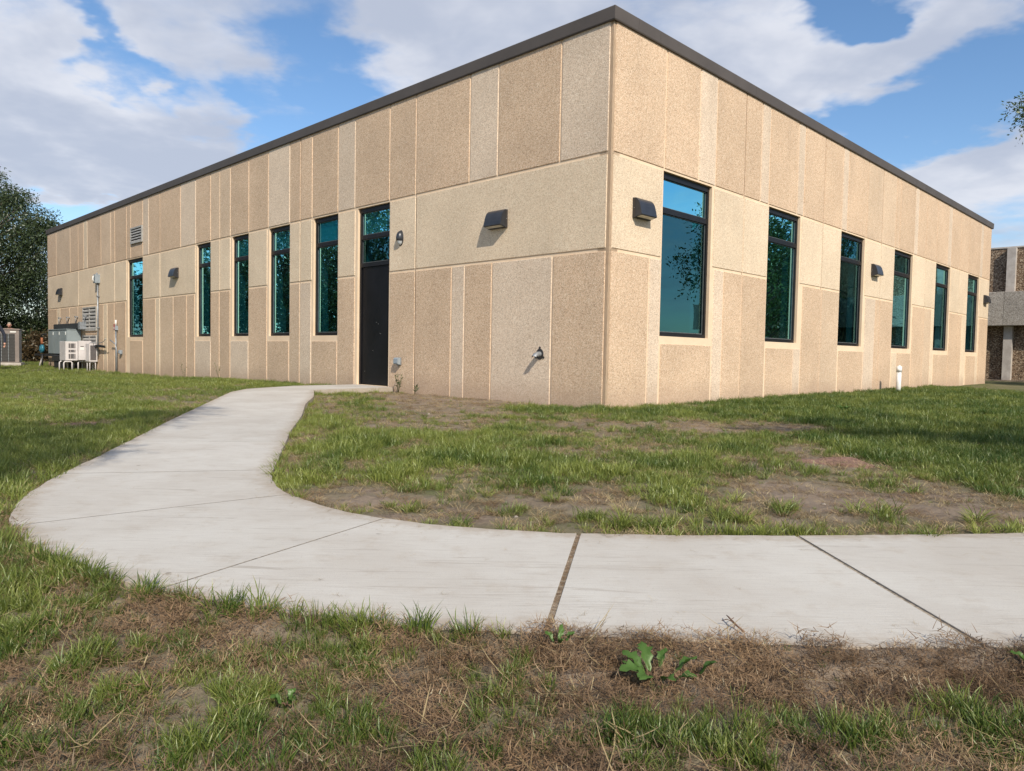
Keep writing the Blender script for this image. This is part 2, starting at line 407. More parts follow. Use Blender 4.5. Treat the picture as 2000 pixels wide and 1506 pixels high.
class MB:
    """collects shapes (each with a material slot) and links them as one object"""
    def __init__(s): s.bm = bmesh.new(); s.mats = []
    def slot(s, m):
        if m not in s.mats: s.mats.append(m)
        return s.mats.index(m)
    def faces_of(s, vs, quads, m, smooth=False):
        bv = [s.bm.verts.new(v) for v in vs]
        k = s.slot(m)
        out = []
        for q in quads:
            try:
                f = s.bm.faces.new([bv[i] for i in q]); f.material_index = k; f.smooth = smooth; out.append(f)
            except ValueError: pass
        return out
    def box(s, a, b, m, T=None, bev=0.0):
        (x0, y0, z0), (x1, y1, z1) = a, b
        if bev > 0:
            t = bev
            vs, qs = [], []
            P = lambda x, y, z: (x, y, z)
            rings = [(z0, t), (z0 + t, 0), (z1 - t, 0), (z1, t)]
            for z, i in rings:
                vs += [(x0 + i, y0 + (t if i == 0 else t * 2) * 0 + i, z), (x1 - i, y0 + i, z), (x1 - i, y1 - i, z), (x0 + i, y1 - i, z)]
            for r in range(3):
                for i in range(4): qs.append((r * 4 + i, r * 4 + (i + 1) % 4, r * 4 + 4 + (i + 1) % 4, r * 4 + 4 + i))
            qs += [(3, 2, 1, 0), (12, 13, 14, 15)]
        else:
            vs = [(x0, y0, z0), (x1, y0, z0), (x1, y1, z0), (x0, y1, z0), (x0, y0, z1), (x1, y0, z1), (x1, y1, z1), (x0, y1, z1)]
            qs = [(3, 2, 1, 0), (4, 5, 6, 7), (0, 1, 5, 4), (1, 2, 6, 5), (2, 3, 7, 6), (3, 0, 4, 7)]
        if T: vs = [T(*v) for v in vs]
        return s.faces_of(vs, qs, m)
    def tube(s, pts, r, m, seg=8, T=None, cap=True, radii=None):
        pts = [Vector(T(*p)) if T else Vector(p) for p in pts]
        vs, qs = [], []
        prev = None
        for i, p in enumerate(pts):
            d = (pts[min(i + 1, len(pts) - 1)] - pts[max(i - 1, 0)]).normalized()
            a = Vector((0, 0, 1)) if abs(d.z) < 0.9 else Vector((1, 0, 0))
            if prev is None: u = d.cross(a).normalized()
            else: u = (prev - prev.dot(d) * d).normalized()
            prev = u; v = d.cross(u)
            rr = radii[i] if radii else r
            for k in range(seg):
                an = 2 * math.pi * k / seg
                vs.append(tuple(p + rr * (math.cos(an) * u + math.sin(an) * v)))
        for i in range(len(pts) - 1):
            for k in range(seg): qs.append((i * seg + k, i * seg + (k + 1) % seg, (i + 1) * seg + (k + 1) % seg, (i + 1) * seg + k))
        if cap: qs += [tuple(reversed(range(seg))), tuple((len(pts) - 1) * seg + k for k in range(seg))]
        fs = s.faces_of(vs, qs, m, True)
        if cap:
            for f in fs[-2:]: f.smooth = False
        return fs
    def prism(s, prof, x0, x1, m, T=None):
        """profile of (y, z) points swept along x"""
        n = len(prof)
        vs = [(x0, y, z) for y, z in prof] + [(x1, y, z) for y, z in prof]
        if T: vs = [T(*v) for v in vs]
        qs = [(i, (i + 1) % n, n + (i + 1) % n, n + i) for i in range(n)] + [tuple(reversed(range(n))), tuple(range(n, 2 * n))]
        return s.faces_of(vs, qs, m)
    def mesh(s, name):
        bmesh.ops.recalc_face_normals(s.bm, faces=s.bm.faces[:])
        me = bpy.data.meshes.new(name); s.bm.to_mesh(me); s.bm.free()
        for m in s.mats: me.materials.append(MAT[m])
        return me
    def build(s, name, parent=None, loc=None): return link(name, s.mesh(name), parent, loc)

def sstep(x, a, b):
    t = np.clip((np.asarray(x, dtype=float) - a) / (b - a), 0, 1)
    return t * t * (3 - 2 * t)

def vnoise(x, y, seed=0):
    xi = np.floor(x).astype(np.int64); yi = np.floor(y).astype(np.int64)
    xf = x - xi; yf = y - yi
    def h(a, b):
        n = (a * 374761393 + b * 668265263 + seed * 974711) & 0x7fffffff
        n = ((n ^ (n >> 13)) * 1274126177) & 0x7fffffff
        return ((n ^ (n >> 16)) & 0xffff) / 65535.0
    u = xf * xf * (3 - 2 * xf); v = yf * yf * (3 - 2 * yf)
    return (h(xi, yi) * (1 - u) + h(xi + 1, yi) * u) * (1 - v) + (h(xi, yi + 1) * (1 - u) + h(xi + 1, yi + 1) * u) * v

def fbm(x, y, oct=4, seed=0):
    a, t, s_ = 0.5, 0.0, 0.0
    for i in range(oct):
        t = t + a * vnoise(x * 2 ** i + 17.3 * i, y * 2 ** i - 9.1 * i, seed + i); s_ += a; a *= 0.55
    return t / s_

# ------------------------------------------------------------------ building geometry frame
CX, CY, TH = 1.33459, 10.47941, 0.780388
HT = 5.577           # top of coping
ZJ1, ZJ2 = 3.578, 2.220
LW = Vector((-math.cos(TH), math.sin(TH), 0)); RW = Vector((math.sin(TH), math.cos(TH), 0))
CORNER = Vector((CX, CY, 0))
def frame(side, s0=0.0, z0=0.0, off0=0.0):
    """returns origin point and a function mapping (s, off, z) (relative) to offsets from that origin"""
    w, n = (LW, -RW) if side == 'L' else (RW, -LW)
    org = CORNER + w * s0 + n * off0 + Vector((0, 0, z0))
    return org, (lambda s, off, z: tuple(w * s + n * off + Vector((0, 0, z))))
def wp(side, s, z, off=0.0):
    w, n = (LW, -RW) if side == 'L' else (RW, -LW)
    return CORNER + w * s + n * off + Vector((0, 0, z))

LEN = {'L': 29.78, 'R': 21.92}
HEAD, SILL = 3.566, 1.03
WIN = {'L': [(7.06, 8.04), (9.08, 10.07), (11.13, 12.05), (13.36, 14.27), (18.47, 19.87)],
       'R': [(1.33, 2.79), (4.88, 6.27), (8.41, 9.84), (11.95, 13.42), (15.55, 17.03), (19.08, 20.53)]}
DOOR = (5.245, 6.325)
PROUD = 0.013

building = empty('office_building', CORNER)
tag(building, 'single-storey building clad in tan exposed-aggregate precast panels under a dark metal coping', 'building')

def wall_with_openings(side, off_in, off_out, zt, ops, m, name, zb=-0.5, s0=0.0):
    _, T = frame(side)
    L = LEN[side]
    ss = sorted({s0, L} | {a for o in ops for a in o[:2]})
    zs = sorted({zb, zt} | {a for o in ops for a in o[2:]})
    solid = {}
    for i in range(len(ss) - 1):
        for j in range(len(zs) - 1):
            cs, cz = (ss[i] + ss[i + 1]) / 2, (zs[j] + zs[j + 1]) / 2
            solid[i, j] = not any(o[0] < cs < o[1] and o[2] < cz < o[3] for o in ops)
    mb = MB()
    g = lambda i, j: solid.get((i, j), False)
    for (i, j), v in solid.items():
        if not v: continue
        a, b, c, d = ss[i], ss[i + 1], zs[j], zs[j + 1]
        P = lambda s, o, z: T(s, o, z)
        qs = [[P(a, off_out, c), P(b, off_out, c), P(b, off_out, d), P(a, off_out, d)],
              [P(a, off_in, c), P(b, off_in, c), P(b, off_in, d), P(a, off_in, d)]]
        if not g(i - 1, j): qs.append([P(a, off_in, c), P(a, off_out, c), P(a, off_out, d), P(a, off_in, d)])
        if not g(i + 1, j): qs.append([P(b, off_in, c), P(b, off_out, c), P(b, off_out, d), P(b, off_in, d)])
        if not g(i, j - 1): qs.append([P(a, off_in, c), P(b, off_in, c), P(b, off_out, c), P(a, off_out, c)])
        if not g(i, j + 1): qs.append([P(a, off_in, d), P(b, off_in, d), P(b, off_out, d), P(a, off_out, d)])
        for q in qs: mb.faces_of(q, [(0, 1, 2, 3)], m)
    bmesh.ops.remove_doubles(mb.bm, verts=mb.bm.verts[:], dist=1e-4)
    return mb.build(name, building)

# types: D tan, L grey, M mid, S smooth-light, A sand (middle course)
TYPE = {'D': 'agg_tan', 'L': 'agg_grey', 'M': 'agg_mid', 'A': 'agg_sand', 'S': 'agg_sand'}
def seq(bounds, types):
    return [(bounds[i], bounds[i + 1], types[i]) for i in range(len(types))]
LU = seq([.04, .943, 2.285, 2.969, 4.433, 5.24, 6.418, 7.05, 8.085, 8.59, 9.07, 10.09, 11.1, 12.13, 12.75, 13.33, 14.31, 15.38, 16.95, 17.91, 18.42, 19.53, 19.92, 21.1, 21.52, 22.6, 24.2, 24.65, 25.33, 26.4, 28.4, 29.76],
         list('LDLDDDLDDDLDDMMDLDDLDDDDMDSDDMD'))
LM = [(.04, 4.42), (4.42, 5.235), (6.40, 7.05), (8.09, 8.59), (8.59, 9.07), (10.14, 11.11), (12.13, 12.75), (12.75, 13.34), (14.34, 16.97), (16.97, 18.45), (19.95, 21.14), (21.14, 25.34), (25.34, 29.76)]
LL = [(.04, 1.05, 'D'), (1.05, 2.375, 'L'), (2.375, 3.05, 'D'), (3.05, 3.39, 'L'), (3.39, 4.42, 'D'), (4.42, 5.215, 'D'), (6.40, 7.05, 'D'), (7.05, 8.09, 'Dw'),
      (8.11, 8.6, 'L'), (8.6, 9.07, 'M'), (9.09, 10.13, 'Dw'), (10.15, 11.12, 'D'), (11.12, 12.13, 'Lw'), (12.15, 12.79, 'D'), (12.79, 13.34, 'D'), (13.34, 14.37, 'Lw'),
      (14.40, 14.96, 'D'), (14.96, 15.94, 'D'), (15.94, 17.0, 'M'), (17.0, 17.36, 'S'), (17.36, 18.44, 'D'), (18.49, 19.68, 'Dw'), (20.05, 21.2, 'D'), (21.2, 21.95, 'D'),
      (21.95, 22.39, 'S'), (22.39, 23.02, 'D'), (24.83, 25.44, 'M'), (25.44, 26.58, 'M'), (26.58, 27.9, 'D'), (27.9, 28.37, 'S'), (28.37, 29.76, 'D')]
RU = seq([.04, 1.335, 2.333, 2.876, 3.88, 4.5, 4.84, 6.07, 6.38, 7.38, 8.38, 8.7, 9.9, 10.93, 11.93, 12.25, 13.45, 13.77, 14.5, 15.5, 16.65, 17.03, 18.03, 19.04, 20.5, 20.85, 21.9],
         list('DDLDDLDLDDLDMMDDLDDDLDDDLD'))
RM = [(.04, 1.31), (2.84, 3.9), (3.9, 4.865), (6.31, 7.38), (7.38, 8.395), (9.90, 10.94), (10.94, 11.935), (13.47, 14.54), (14.54, 15.535), (17.07, 18.06), (18.06, 19.065), (20.58, 21.9)]
RL = [(.04, .997, 'D'), (.997, 1.315, 'L'), (1.34, 2.89, 'Dw'), (2.906, 3.245, 'L'), (3.245, 3.908, 'D'), (3.908, 4.865, 'D'), (4.9, 6.10, 'Dw'), (6.10, 6.45, 'Lw'), (6.47, 7.43, 'D'),
      (7.43, 8.395, 'M'), (8.45, 9.96, 'Dw'), (9.99, 10.69, 'L'), (10.69, 10.99, 'D'), (10.99, 11.935, 'D'), (11.99, 12.4, 'Sw'), (12.4, 13.52, 'Dw'), (13.56, 14.57, 'D'), (14.57, 15.25, 'M'),
      (15.25, 15.535, 'S'), (15.63, 17.1, 'Dw'), (17.12, 18.13, 'D'), (18.13, 18.51, 'D'), (18.51, 19.065, 'S'), (19.2, 20.37, 'Dw'), (20.37, 20.7, 'Sw'), (20.73, 21.9, 'D')]

LOUV = [(18.42, 19.47, 4.04, 4.56), (23.10, 24.74, 1.27, 2.15), (23.10, 24.74, 0.45, 1.10)]
GV, GH = 0.015, 0.022
def panel_faces(mb, T, s0, s1, z0, z1, m, o0=0.0, o1=PROUD, ch=0.007):
    vs = [T(s0, o0, z0), T(s1, o0, z0), T(s1, o0, z1), T(s0, o0, z1),
          T(s0 + ch, o1, z0 + ch), T(s1 - ch, o1, z0 + ch), T(s1 - ch, o1, z1 - ch), T(s0 + ch, o1, z1 - ch)]
    mb.faces_of(vs, [(4, 5, 6, 7), (0, 1, 5, 4), (1, 2, 6, 5), (2, 3, 7, 6), (3, 0, 4, 7)], m)

for side in 'LR':
    ops = [(a, b, SILL, HEAD) for a, b in WIN[side]]
    if side == 'L': ops.append((DOOR[0], DOOR[1], 0.035, HEAD))
    w = wall_with_openings(side, -0.20, 0.0, 5.42, ops, 'precast_smooth', 'wall', s0=0.0)
    _, T = frame(side)
    upper, middle, lower = (LU, LM, LL) if side == 'L' else (RU, RM, RL)
    def put(s0, s1, z0, z1, m):
        mb = MB(); panel_faces(mb, T, s0, s1, z0, z1, m)
        mb.build('panel', w)
    def split(s0, s1, z0, z1, m):
        """cut a louvre opening out of a panel"""
        for (a, b, c, d) in (LOUV if side == 'L' else []):
            if a < s1 and b > s0 and c < z1 and d > z0:
                # only whole-width cuts occur here
                if z1 - d > 0.05: put(s0, s1, d + 0.01, z1, m)
                if c - z0 > 0.05: split(s0, s1, z0, c - 0.01, m)
                return
        put(s0, s1, z0, z1, m)
    for a, b, t in upper: split(a + GV, b - GV, ZJ1 + GH, 5.40, TYPE[t])
    for a, b in middle: split(a + GV, b - GV, ZJ2 + GH, ZJ1 - GH, 'agg_sand')
    for a, b, t in lower:
        top = SILL - 0.12 if 'w' in t else ZJ2 - GH
        split(a + GV, b - GV, -0.45, top, TYPE[t[0]])
    if side == 'L':
        put(23.02 + .02, 24.83 - .02, -0.45, 0.40, 'agg_tan')
        put(23.02 + .02, 24.83 - .02, 1.13, 1.24, 'agg_tan')
    # lining behind the wall
    ops2 = [(a + 0.03, b - 0.03, c + 0.02, d - 0.03) for a, b, c, d in ops]
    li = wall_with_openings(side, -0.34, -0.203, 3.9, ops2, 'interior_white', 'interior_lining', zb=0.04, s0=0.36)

for side, js in (('L', (4.42, 8.59, 12.75, 16.96, 21.14, 25.34)), ('R', (3.89, 7.38, 10.94, 14.537, 18.06))):
    _, T = frame(side)
    for s in js:
        mb = MB(); s += 0.002
        mb.box((s - 0.0055, 0.0008, -0.4), (s + 0.0055, 0.0045, 5.38), 'sealant', T); mb.build('sealant_joint', building)
# far walls, roof, floor, ceiling, partitions
def world_block(name, sa, sb, ra, rb, z0, z1, m, par=None):
    """box spanned along the left wall direction (sa..sb) and the right wall direction (ra..rb)"""
    mb = MB()
    T = lambda a, b, z: tuple(LW * a + RW * b + Vector((0, 0, z)))
    mb.box((sa, ra, z0), (sb, rb, z1), m, T)
    return mb.build(name, par or building)
world_block('rear_wall', 29.58, 29.78, 0.205, 21.92, -0.5, 5.42, 'precast_smooth')
world_block('rear_wall', 0.205, 29.575, 21.72, 21.92, -0.5, 5.42, 'precast_smooth')
world_block('roof', 0.205, 29.575, 0.205, 21.715, 5.05, 5.25, 'roof_membrane')
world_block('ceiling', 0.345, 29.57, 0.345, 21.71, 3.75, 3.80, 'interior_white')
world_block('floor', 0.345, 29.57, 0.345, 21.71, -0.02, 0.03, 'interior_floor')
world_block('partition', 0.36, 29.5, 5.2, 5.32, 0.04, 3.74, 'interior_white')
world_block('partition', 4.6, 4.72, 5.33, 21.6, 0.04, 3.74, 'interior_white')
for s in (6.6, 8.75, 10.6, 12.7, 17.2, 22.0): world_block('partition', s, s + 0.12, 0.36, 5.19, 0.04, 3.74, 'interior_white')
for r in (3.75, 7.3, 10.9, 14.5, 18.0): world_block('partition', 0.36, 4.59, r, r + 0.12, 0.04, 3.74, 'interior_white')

# coping in lengths, mitred at the corner
def coping(side, s0, s1, seam=0.004):
    _, T = frame(side)
    mb = MB()
    prof = [(-0.30, 5.405), (0.040, 5.385), (0.048, 5.400), (0.055, 5.565), (0.045, HT), (-0.30, HT + 0.02)]
    n = len(prof)
    a0, b0 = s0 + seam / 2, s1 - seam / 2
    vs = []
    for end in (0, 1):
        for o, z in prof:
            s = a0 if end == 0 else b0
            if s0 == 0 and end == 0: s = -o * 1.0
            vs.append(T(s, o, z))
    qs = [(i, (i + 1) % n, n + (i + 1) % n, n + i) for i in range(n)] + [tuple(range(n)), tuple(range(n, 2 * n))]
    mb.faces_of(vs, qs, 'coping_metal')
    mb.build('coping_length', building)
for side, cuts in (('L', [0, 3.05, 6.1, 9.15, 12.2, 15.25, 18.3, 21.35, 24.4, 27.45, 29.84]), ('R', [0, 0.52, 1.08, 4.13, 7.18, 10.23, 13.28, 16.33, 19.38, 21.98])):
    for a, b in zip(cuts, cuts[1:]): coping(side, a, b)

# ---- windows
def window(side, a, b, zt=HEAD, zb=SILL, shade_=0, bottom=True):
    org, T = frame(side)
    fo, fi = -0.050, -0.160           # frame outer / inner planes
    fw = 0.05
    mb = MB()
    a_, b_ = a + 0.004, b - 0.004
    zt_ = zt - 0.004; zb_ = zb + 0.004
    HD = 0.085
    mb.box((a_, fi, zb_), (a_ + fw, fo, zt_), 'frame_black', T)
    mb.box((b_ - fw, fi, zb_), (b_, fo, zt_), 'frame_black', T)
    mb.box((a_ + fw + 0.001, fi, zt_ - HD), (b_ - fw - 0.001, fo, zt_), 'frame_black', T)
    mb.box((a_ + fw + 0.001, fi, zb_), (b_ - fw - 0.001, fo, zb_ + 0.06), 'frame_black', T)
    fr = mb.build('window', building)
    mb = MB(); mb.box((a_ + fw + 0.001, fi, 2.945), (b_ - fw - 0.001, fo - 0.003, 3.03), 'frame_black', T); mb.build('transom_bar', fr)
    def pane(z0, z1):
        mb = MB(); mb.box((a_ + fw + 0.003, -0.098, z0), (b_ - fw - 0.003, -0.090, z1), 'glass_teal', T)
        # single sheet: keep only the outer face so the tint is counted once
        fs = [f for f in mb.bm.faces]
        mb.bm.normal_update()
        n = Vector(T(0, 1, 0))
        keep = max(fs, key=lambda f: f.calc_center_median().dot(n))
        bmesh.ops.delete(mb.bm, geom=[f for f in fs if f is not keep], context='FACES')
        mb.build('pane', fr)
        g = MB()
        x0, x1 = a_ + fw + 0.002, b_ - fw - 0.002
        for q in (((x0, -0.089, z0), (x0 + 0.014, -0.079, z1)), ((x1 - 0.014, -0.089, z0), (x1, -0.079, z1)), ((x0 + 0.015, -0.089, z0), (x1 - 0.015, -0.079, z0 + 0.014)), ((x0 + 0.015, -0.089, z1 - 0.014), (x1 - 0.015, -0.079, z1))):
            g.box(q[0], q[1], 'gasket', T)
        g.build('glazing_bead', fr)
    pane(3.032, zt_ - HD - 0.002)
    pane(zb_ + 0.062 if bottom else 2.475, 2.943)
    if shade_:
        mb = MB(); mb.box((a + 0.056, -0.121, shade_), (b - 0.056, -0.118, 3.475), 'shade_fabric', T)
        mb.build('roller_shade', fr)
    return fr
for i, (a, b) in enumerate(WIN['L']): window('L', a, b, shade_=3.036)
for i, (a, b) in enumerate(WIN['R']): window('R', a, b, shade_=(0, 0, 0, 0, 0, 0)[i])

# ---- door with transom light above
org, T = frame('L')
a, b = DOOR
mb = MB()
mb.box((a + .004, -0.16, 0.035), (a + .054, -0.050, 3.562), 'frame_black', T)
mb.box((b - .054, -0.16, 0.035), (b - .004, -0.050, 3.562), 'frame_black', T)
mb.box((a + .055, -0.16, 3.477), (b - .055, -0.050, 3.562), 'frame_black', T)
mb.box((a + .055, -0.16, 2.395), (b - .055, -0.050, 2.475), 'frame_black', T)
df = mb.build('door_frame', building)
mb = MB(); mb.box((a + .055, -0.16, 2.95), (b - .055, -0.053, 3.03), 'frame_black', T); mb.build('transom_bar', df)
for z0, z1 in ((2.477, 2.948), (3.032, 3.475)):
    mb = MB(); vs = [T(a + .056, -0.090, z0), T(b - .056, -0.090, z0), T(b - .056, -0.090, z1), T(a + .056, -0.090, z1)]
    mb.faces_of(vs, [(0, 1, 2, 3)], 'glass_teal'); mb.build('pane', df)
    g = MB(); x0, x1 = a + .056, b - .056
    for q in (((x0, -0.089, z0), (x0 + 0.014, -0.079, z1)), ((x1 - 0.014, -0.089, z0), (x1, -0.079, z1)), ((x0 + 0.015, -0.089, z0), (x1 - 0.015, -0.079, z0 + 0.014)), ((x0 + 0.015, -0.089, z1 - 0.014), (x1 - 0.015, -0.079, z1))):
        g.box(q[0], q[1], 'gasket', T)
    g.build('glazing_bead', df)
mb = MB(); mb.box((a + 0.06, -0.121, 3.035), (b - 0.06, -0.118, 3.47), 'shade_fabric', T); mb.build('roller_shade', df)
mb = MB(); mb.box((a + .058, -0.125, 0.055), (b - .058, -0.075, 2.392), 'door_black', T, bev=0.002)
for zz, xx in ((1.25, .45), (1.28, .5), (0.72, .62), (1.06, .38), (0.3, .9)):
    mb.box((a + xx, -0.0745, zz), (a + xx + 0.007, -0.0735, zz + 0.007), 'label_white', T)
dr = mb.build('door', building)
mb = MB(); mb.box((a + .02, -0.2, -0.2), (b - .02, -0.02, 0.034), 'galvanised', T); mb.build('threshold', building)

# ---- louvres
def louver(a, b, z0, z1, nslat, mull):
    org, T = frame('L', a, z0)
    L, H = b - a, z1 - z0
    mb = MB()
    fw = 0.05
    mb.box((0, 0.001, 0), (fw, 0.05, H), 'louver_grey', T); mb.box((L - fw, 0.001, 0), (L, 0.05, H), 'louver_grey', T)
    mb.box((fw, 0.001, 0), (L - fw, 0.06, 0.045), 'louver_grey', T); mb.box((fw, 0.001, H - 0.05), (L - fw, 0.05, H), 'louver_grey', T)
    if mull: mb.box((L / 2 - .03, 0.001, 0.046), (L / 2 + .03, 0.048, H - 0.051), 'louver_grey', T)
    mb.box((fw, 0.0008, 0.046), (L - fw, 0.0035, H - 0.051), 'fin_dark', T)
    fr = mb.build('louver', building, org - CORNER)
    spans = [(fw + .001, L / 2 - .031), (L / 2 + .031, L - fw - .001)] if mull else [(fw + .001, L - fw - .001)]
    p = (H - 0.096) / nslat
    for x0, x1 in spans:
        for k in range(nslat):
            zc = 0.046 + k * p
            m2 = MB()
            m2.prism([(0.046, zc + 0.004), (0.046, zc + 0.4 * p), (0.008, zc + 0.85 * p), (0.006, zc + 0.78 * p), (0.038, zc + 0.32 * p), (0.038, zc + 0.004)], x0, x1, 'louver_grey', T)
            m2.build('louver_slat', fr)
louver(18.42, 19.47, 4.04, 4.56, 5, False)
louver(23.10, 24.74, 1.27, 2.15, 6, True)
louver(23.10, 24.74, 0.45, 1.10, 4, True)

# ---- wall-mounted fittings (things of their own)
def wall_pack(side, s, z=2.735):
    org, T = frame(side, s, z, PROUD)
    w = 0.40
    t = empty('wall_light', org)
    mb = MB()
    mb.prism([(0.001, 0.0), (0.05, 0.0), (0.05, 0.285), (0.001, 0.29)], 0, w, 'lamp_bronze_side', T)
    mb.build('back_box', t)
    mb = MB()
    prof = [(0.051, 0.0), (0.062, 0.012), (0.152, 0.030), (0.162, 0.038), (0.150, 0.100), (0.132, 0.165), (0.115, 0.215), (0.098, 0.245), (0.075, 0.270), (0.051, 0.288)]
    mb.prism(prof, 0.003, w - 0.003, 'lamp_bronze', T)
    mb.build('housing', t)
    mb = MB()
    mb.faces_of([T(0.02, 0.066, 0.0095), T(w - 0.02, 0.066, 0.0095), T(w - 0.03, 0.148, 0.0255), T(0.03, 0.148, 0.0255)], [(0, 1, 2, 3)], 'lens_frosted')
    mb.build('lens', t)
    mb = MB(); mb.tube([(-0.004, 0.03, 0.14), (0.0, 0.03, 0.14)], 0.006, 'galvanised', 8, T); mb.build('screw', t)
    return t
G1 = 'dark bronze wall lights on the building'
tag(wall_pack('L', 2.03), 'dark wedge-shaped wall light on the wide sand panel between the door and the corner', 'wall light', G1)
tag(wall_pack('L', 15.52), 'dark wedge wall light between the single far window and the row of four', 'wall light', G1)
tag(wall_pack('L', 27.52), 'small dark wall light near the far end above the grey cabinet', 'wall light', G1)
tag(wall_pack('R', 0.525), 'dark wedge wall light beside the corner window on the sunnier wall', 'wall light', G1)
tag(wall_pack('R', 10.28), 'dark wedge wall light between the third and fourth windows from the corner', 'wall light', G1)
tag(wall_pack('R', 21.12), 'dark wedge wall light at the far end beside the old dark building', 'wall light', G1)

# oval light beside the door
org, T = frame('L', 4.87, 2.84, PROUD)
t = empty('oval_wall_light', org); tag(t, 'oval dark wall light with a clear lens low on it beside the black door', 'wall light')
def oval(rx, rz, d, z0, z1, m, name, oy=0.0):
    mb = MB(); vs, qs = [], []
    nr, na = 6, 20
    for i in range(nr + 1):
        f = math.sin(i / nr * math.pi / 2); y = d * math.cos(i / nr * math.pi / 2)
        for k in range(na):
            an = 2 * math.pi * k / na
            zz = min(max(rz * f * math.sin(an), z0), z1)
            vs.append(T(rx * f * math.cos(an), oy + y, zz))
    for i in range(nr):
        for k in range(na): qs.append((i * na + k, i * na + (k + 1) % na, (i + 1) * na + (k + 1) % na, (i + 1) * na + k))
    mb.faces_of(vs, qs, m, True)
    return mb.build(name, t)
oval(0.085, 0.15, 0.02, -1, 1, 'lamp_bronze_side', 'back_plate')
oval(0.072, 0.138, 0.10, -0.05, 1, 'lamp_bronze', 'housing')
oval(0.066, 0.132, 0.085, -1, -0.052, 'lens_clear', 'lens')

# grey weatherproof outlet boxes
def outlet(s, z, lab):
    org, T = frame('L', s, z, PROUD)
    t = empty('outlet_box', org); tag(t, lab, 'electrical box', 'grey outlet boxes low on the long wall')
    mb = MB(); mb.box((-0.055, 0.001, -0.075), (0.055, 0.035, 0.07), 'galvanised', T, bev=0.004); mb.build('back_box', t)
    mb = MB(); mb.prism([(0.036, -0.06), (0.095, -0.05), (0.105, -0.03), (0.10, 0.045), (0.085, 0.068), (0.036, 0.072)], -0.065, 0.065, 'grey_box', T); mb.build('cover', t)
    mb = MB(); mb.tube([(0.01, 0.03, -0.078), (0.01, 0.03, -0.098)], 0.012, 'galvanised', 8, T); mb.build('hub', t)
    return t
outlet(4.86, 0.53, 'small grey outlet box low on the panel right beside the black door')
outlet(20.42, 0.52, 'small grey outlet box low on the wall below the far single window')

# vent spout
org, T = frame('L', 1.27, 0.715, PROUD)
t = empty('pipe_spout', org); tag(t, 'short steel overflow spout with a dark round flange low near the corner', 'pipe')
mb = MB()
pr = [T(0.075 * math.cos(a), 0.008, 0.085 * math.sin(a)) for a in np.linspace(0, 2 * math.pi, 20, endpoint=False)]
pb = [T(0.075 * math.cos(a), 0.001, 0.085 * math.sin(a)) for a in np.linspace(0, 2 * math.pi, 20, endpoint=False)]
mb.faces_of(pr + pb, [tuple(range(20))] + [(i, (i + 1) % 20, 20 + (i + 1) % 20, 20 + i) for i in range(20)], 'lamp_bronze_side')
for an in (90, 210, 330):
    x, z = 0.092 * math.cos(R(an)), 0.10 * math.sin(R(an))
    mb.tube([(x, 0.001, z), (x, 0.010, z)], 0.018, 'lamp_bronze_side', 10, T)
mb.build('flange', t)
mb = MB()
vs, qs = [], []; na = 18
pts = [((0, 0.009, 0), (0, 1, 0)), ((0, 0.06, -0.005), (0, 1, -0.1)), ((0, 0.10, -0.02), (0, 1, -.5)), ((0, 0.13, -0.05), (0, .7, -1))]
for rr in (0.042, 0.036):
    for j, (c, d) in enumerate(pts):
        d = Vector(d).normalized(); u = Vector((1, 0, 0)); v = d.cross(u)
        for k in range(na):
            an = 2 * math.pi * k / na
            p_ = Vector(c) + rr * (math.cos(an) * u + math.sin(an) * v)
            if j == 3 and False: pass
            vs.append(T(*p_))
nn = len(pts)
for l in range(2):
    for j in range(nn - 1):
        for k in range(na):
            if j == nn - 2 and not (na * 0.5 <= k < na): continue     # upper half cut back to a lip
            b0 = l * nn * na
            qs.append((b0 + j * na + k, b0 + j * na + (k + 1) % na, b0 + (j + 1) * na + (k + 1) % na, b0 + (j + 1) * na + k))
mb.faces_of(vs, qs, 'galvanised', True)
mb.build('spout', t)

# conduit with junction box up the wall by the louvres
org, T = frame('L', 22.82, 0.0, PROUD)
t = empty('wall_conduit', org); tag(t, 'grey conduit climbing the wall beside the louvres to a box with a small camera', 'conduit')
mb = MB(); mb.tube([(0, 0.05, 0.35), (0, 0.05, 2.96)], 0.024, 'galvanised', 10, T); mb.tube([(0.05, 0.05, 1.2), (0.05, 0.05, 0.35)], 0.016, 'galvanised', 8, T); mb.build('pipe', t)
mb = MB(); mb.box((-0.10, 0.001, 2.96), (0.12, 0.16, 3.27), 'grey_box', T, bev=0.008); mb.build('junction_box', t)
mb = MB(); mb.tube([(-0.02, 0.17, 3.2), (-0.02, 0.20, 3.2), (-0.02, 0.21, 3.08), (-0.02, 0.175, 3.0)], 0.022, 'label_white', 8, T); mb.build('sensor', t)
mb = MB(); mb.tube([(0.0, 0.07, 3.272), (0.0, 0.07, 3.33)], 0.03, 'galvanised', 10, T); mb.build('cap', t)
for zz in (2.48, 1.35):
    mb = MB(); mb.box((-0.06, 0.001, zz), (0.06, 0.08, zz + 0.035), 'galvanised', T); mb.build('strap', t)

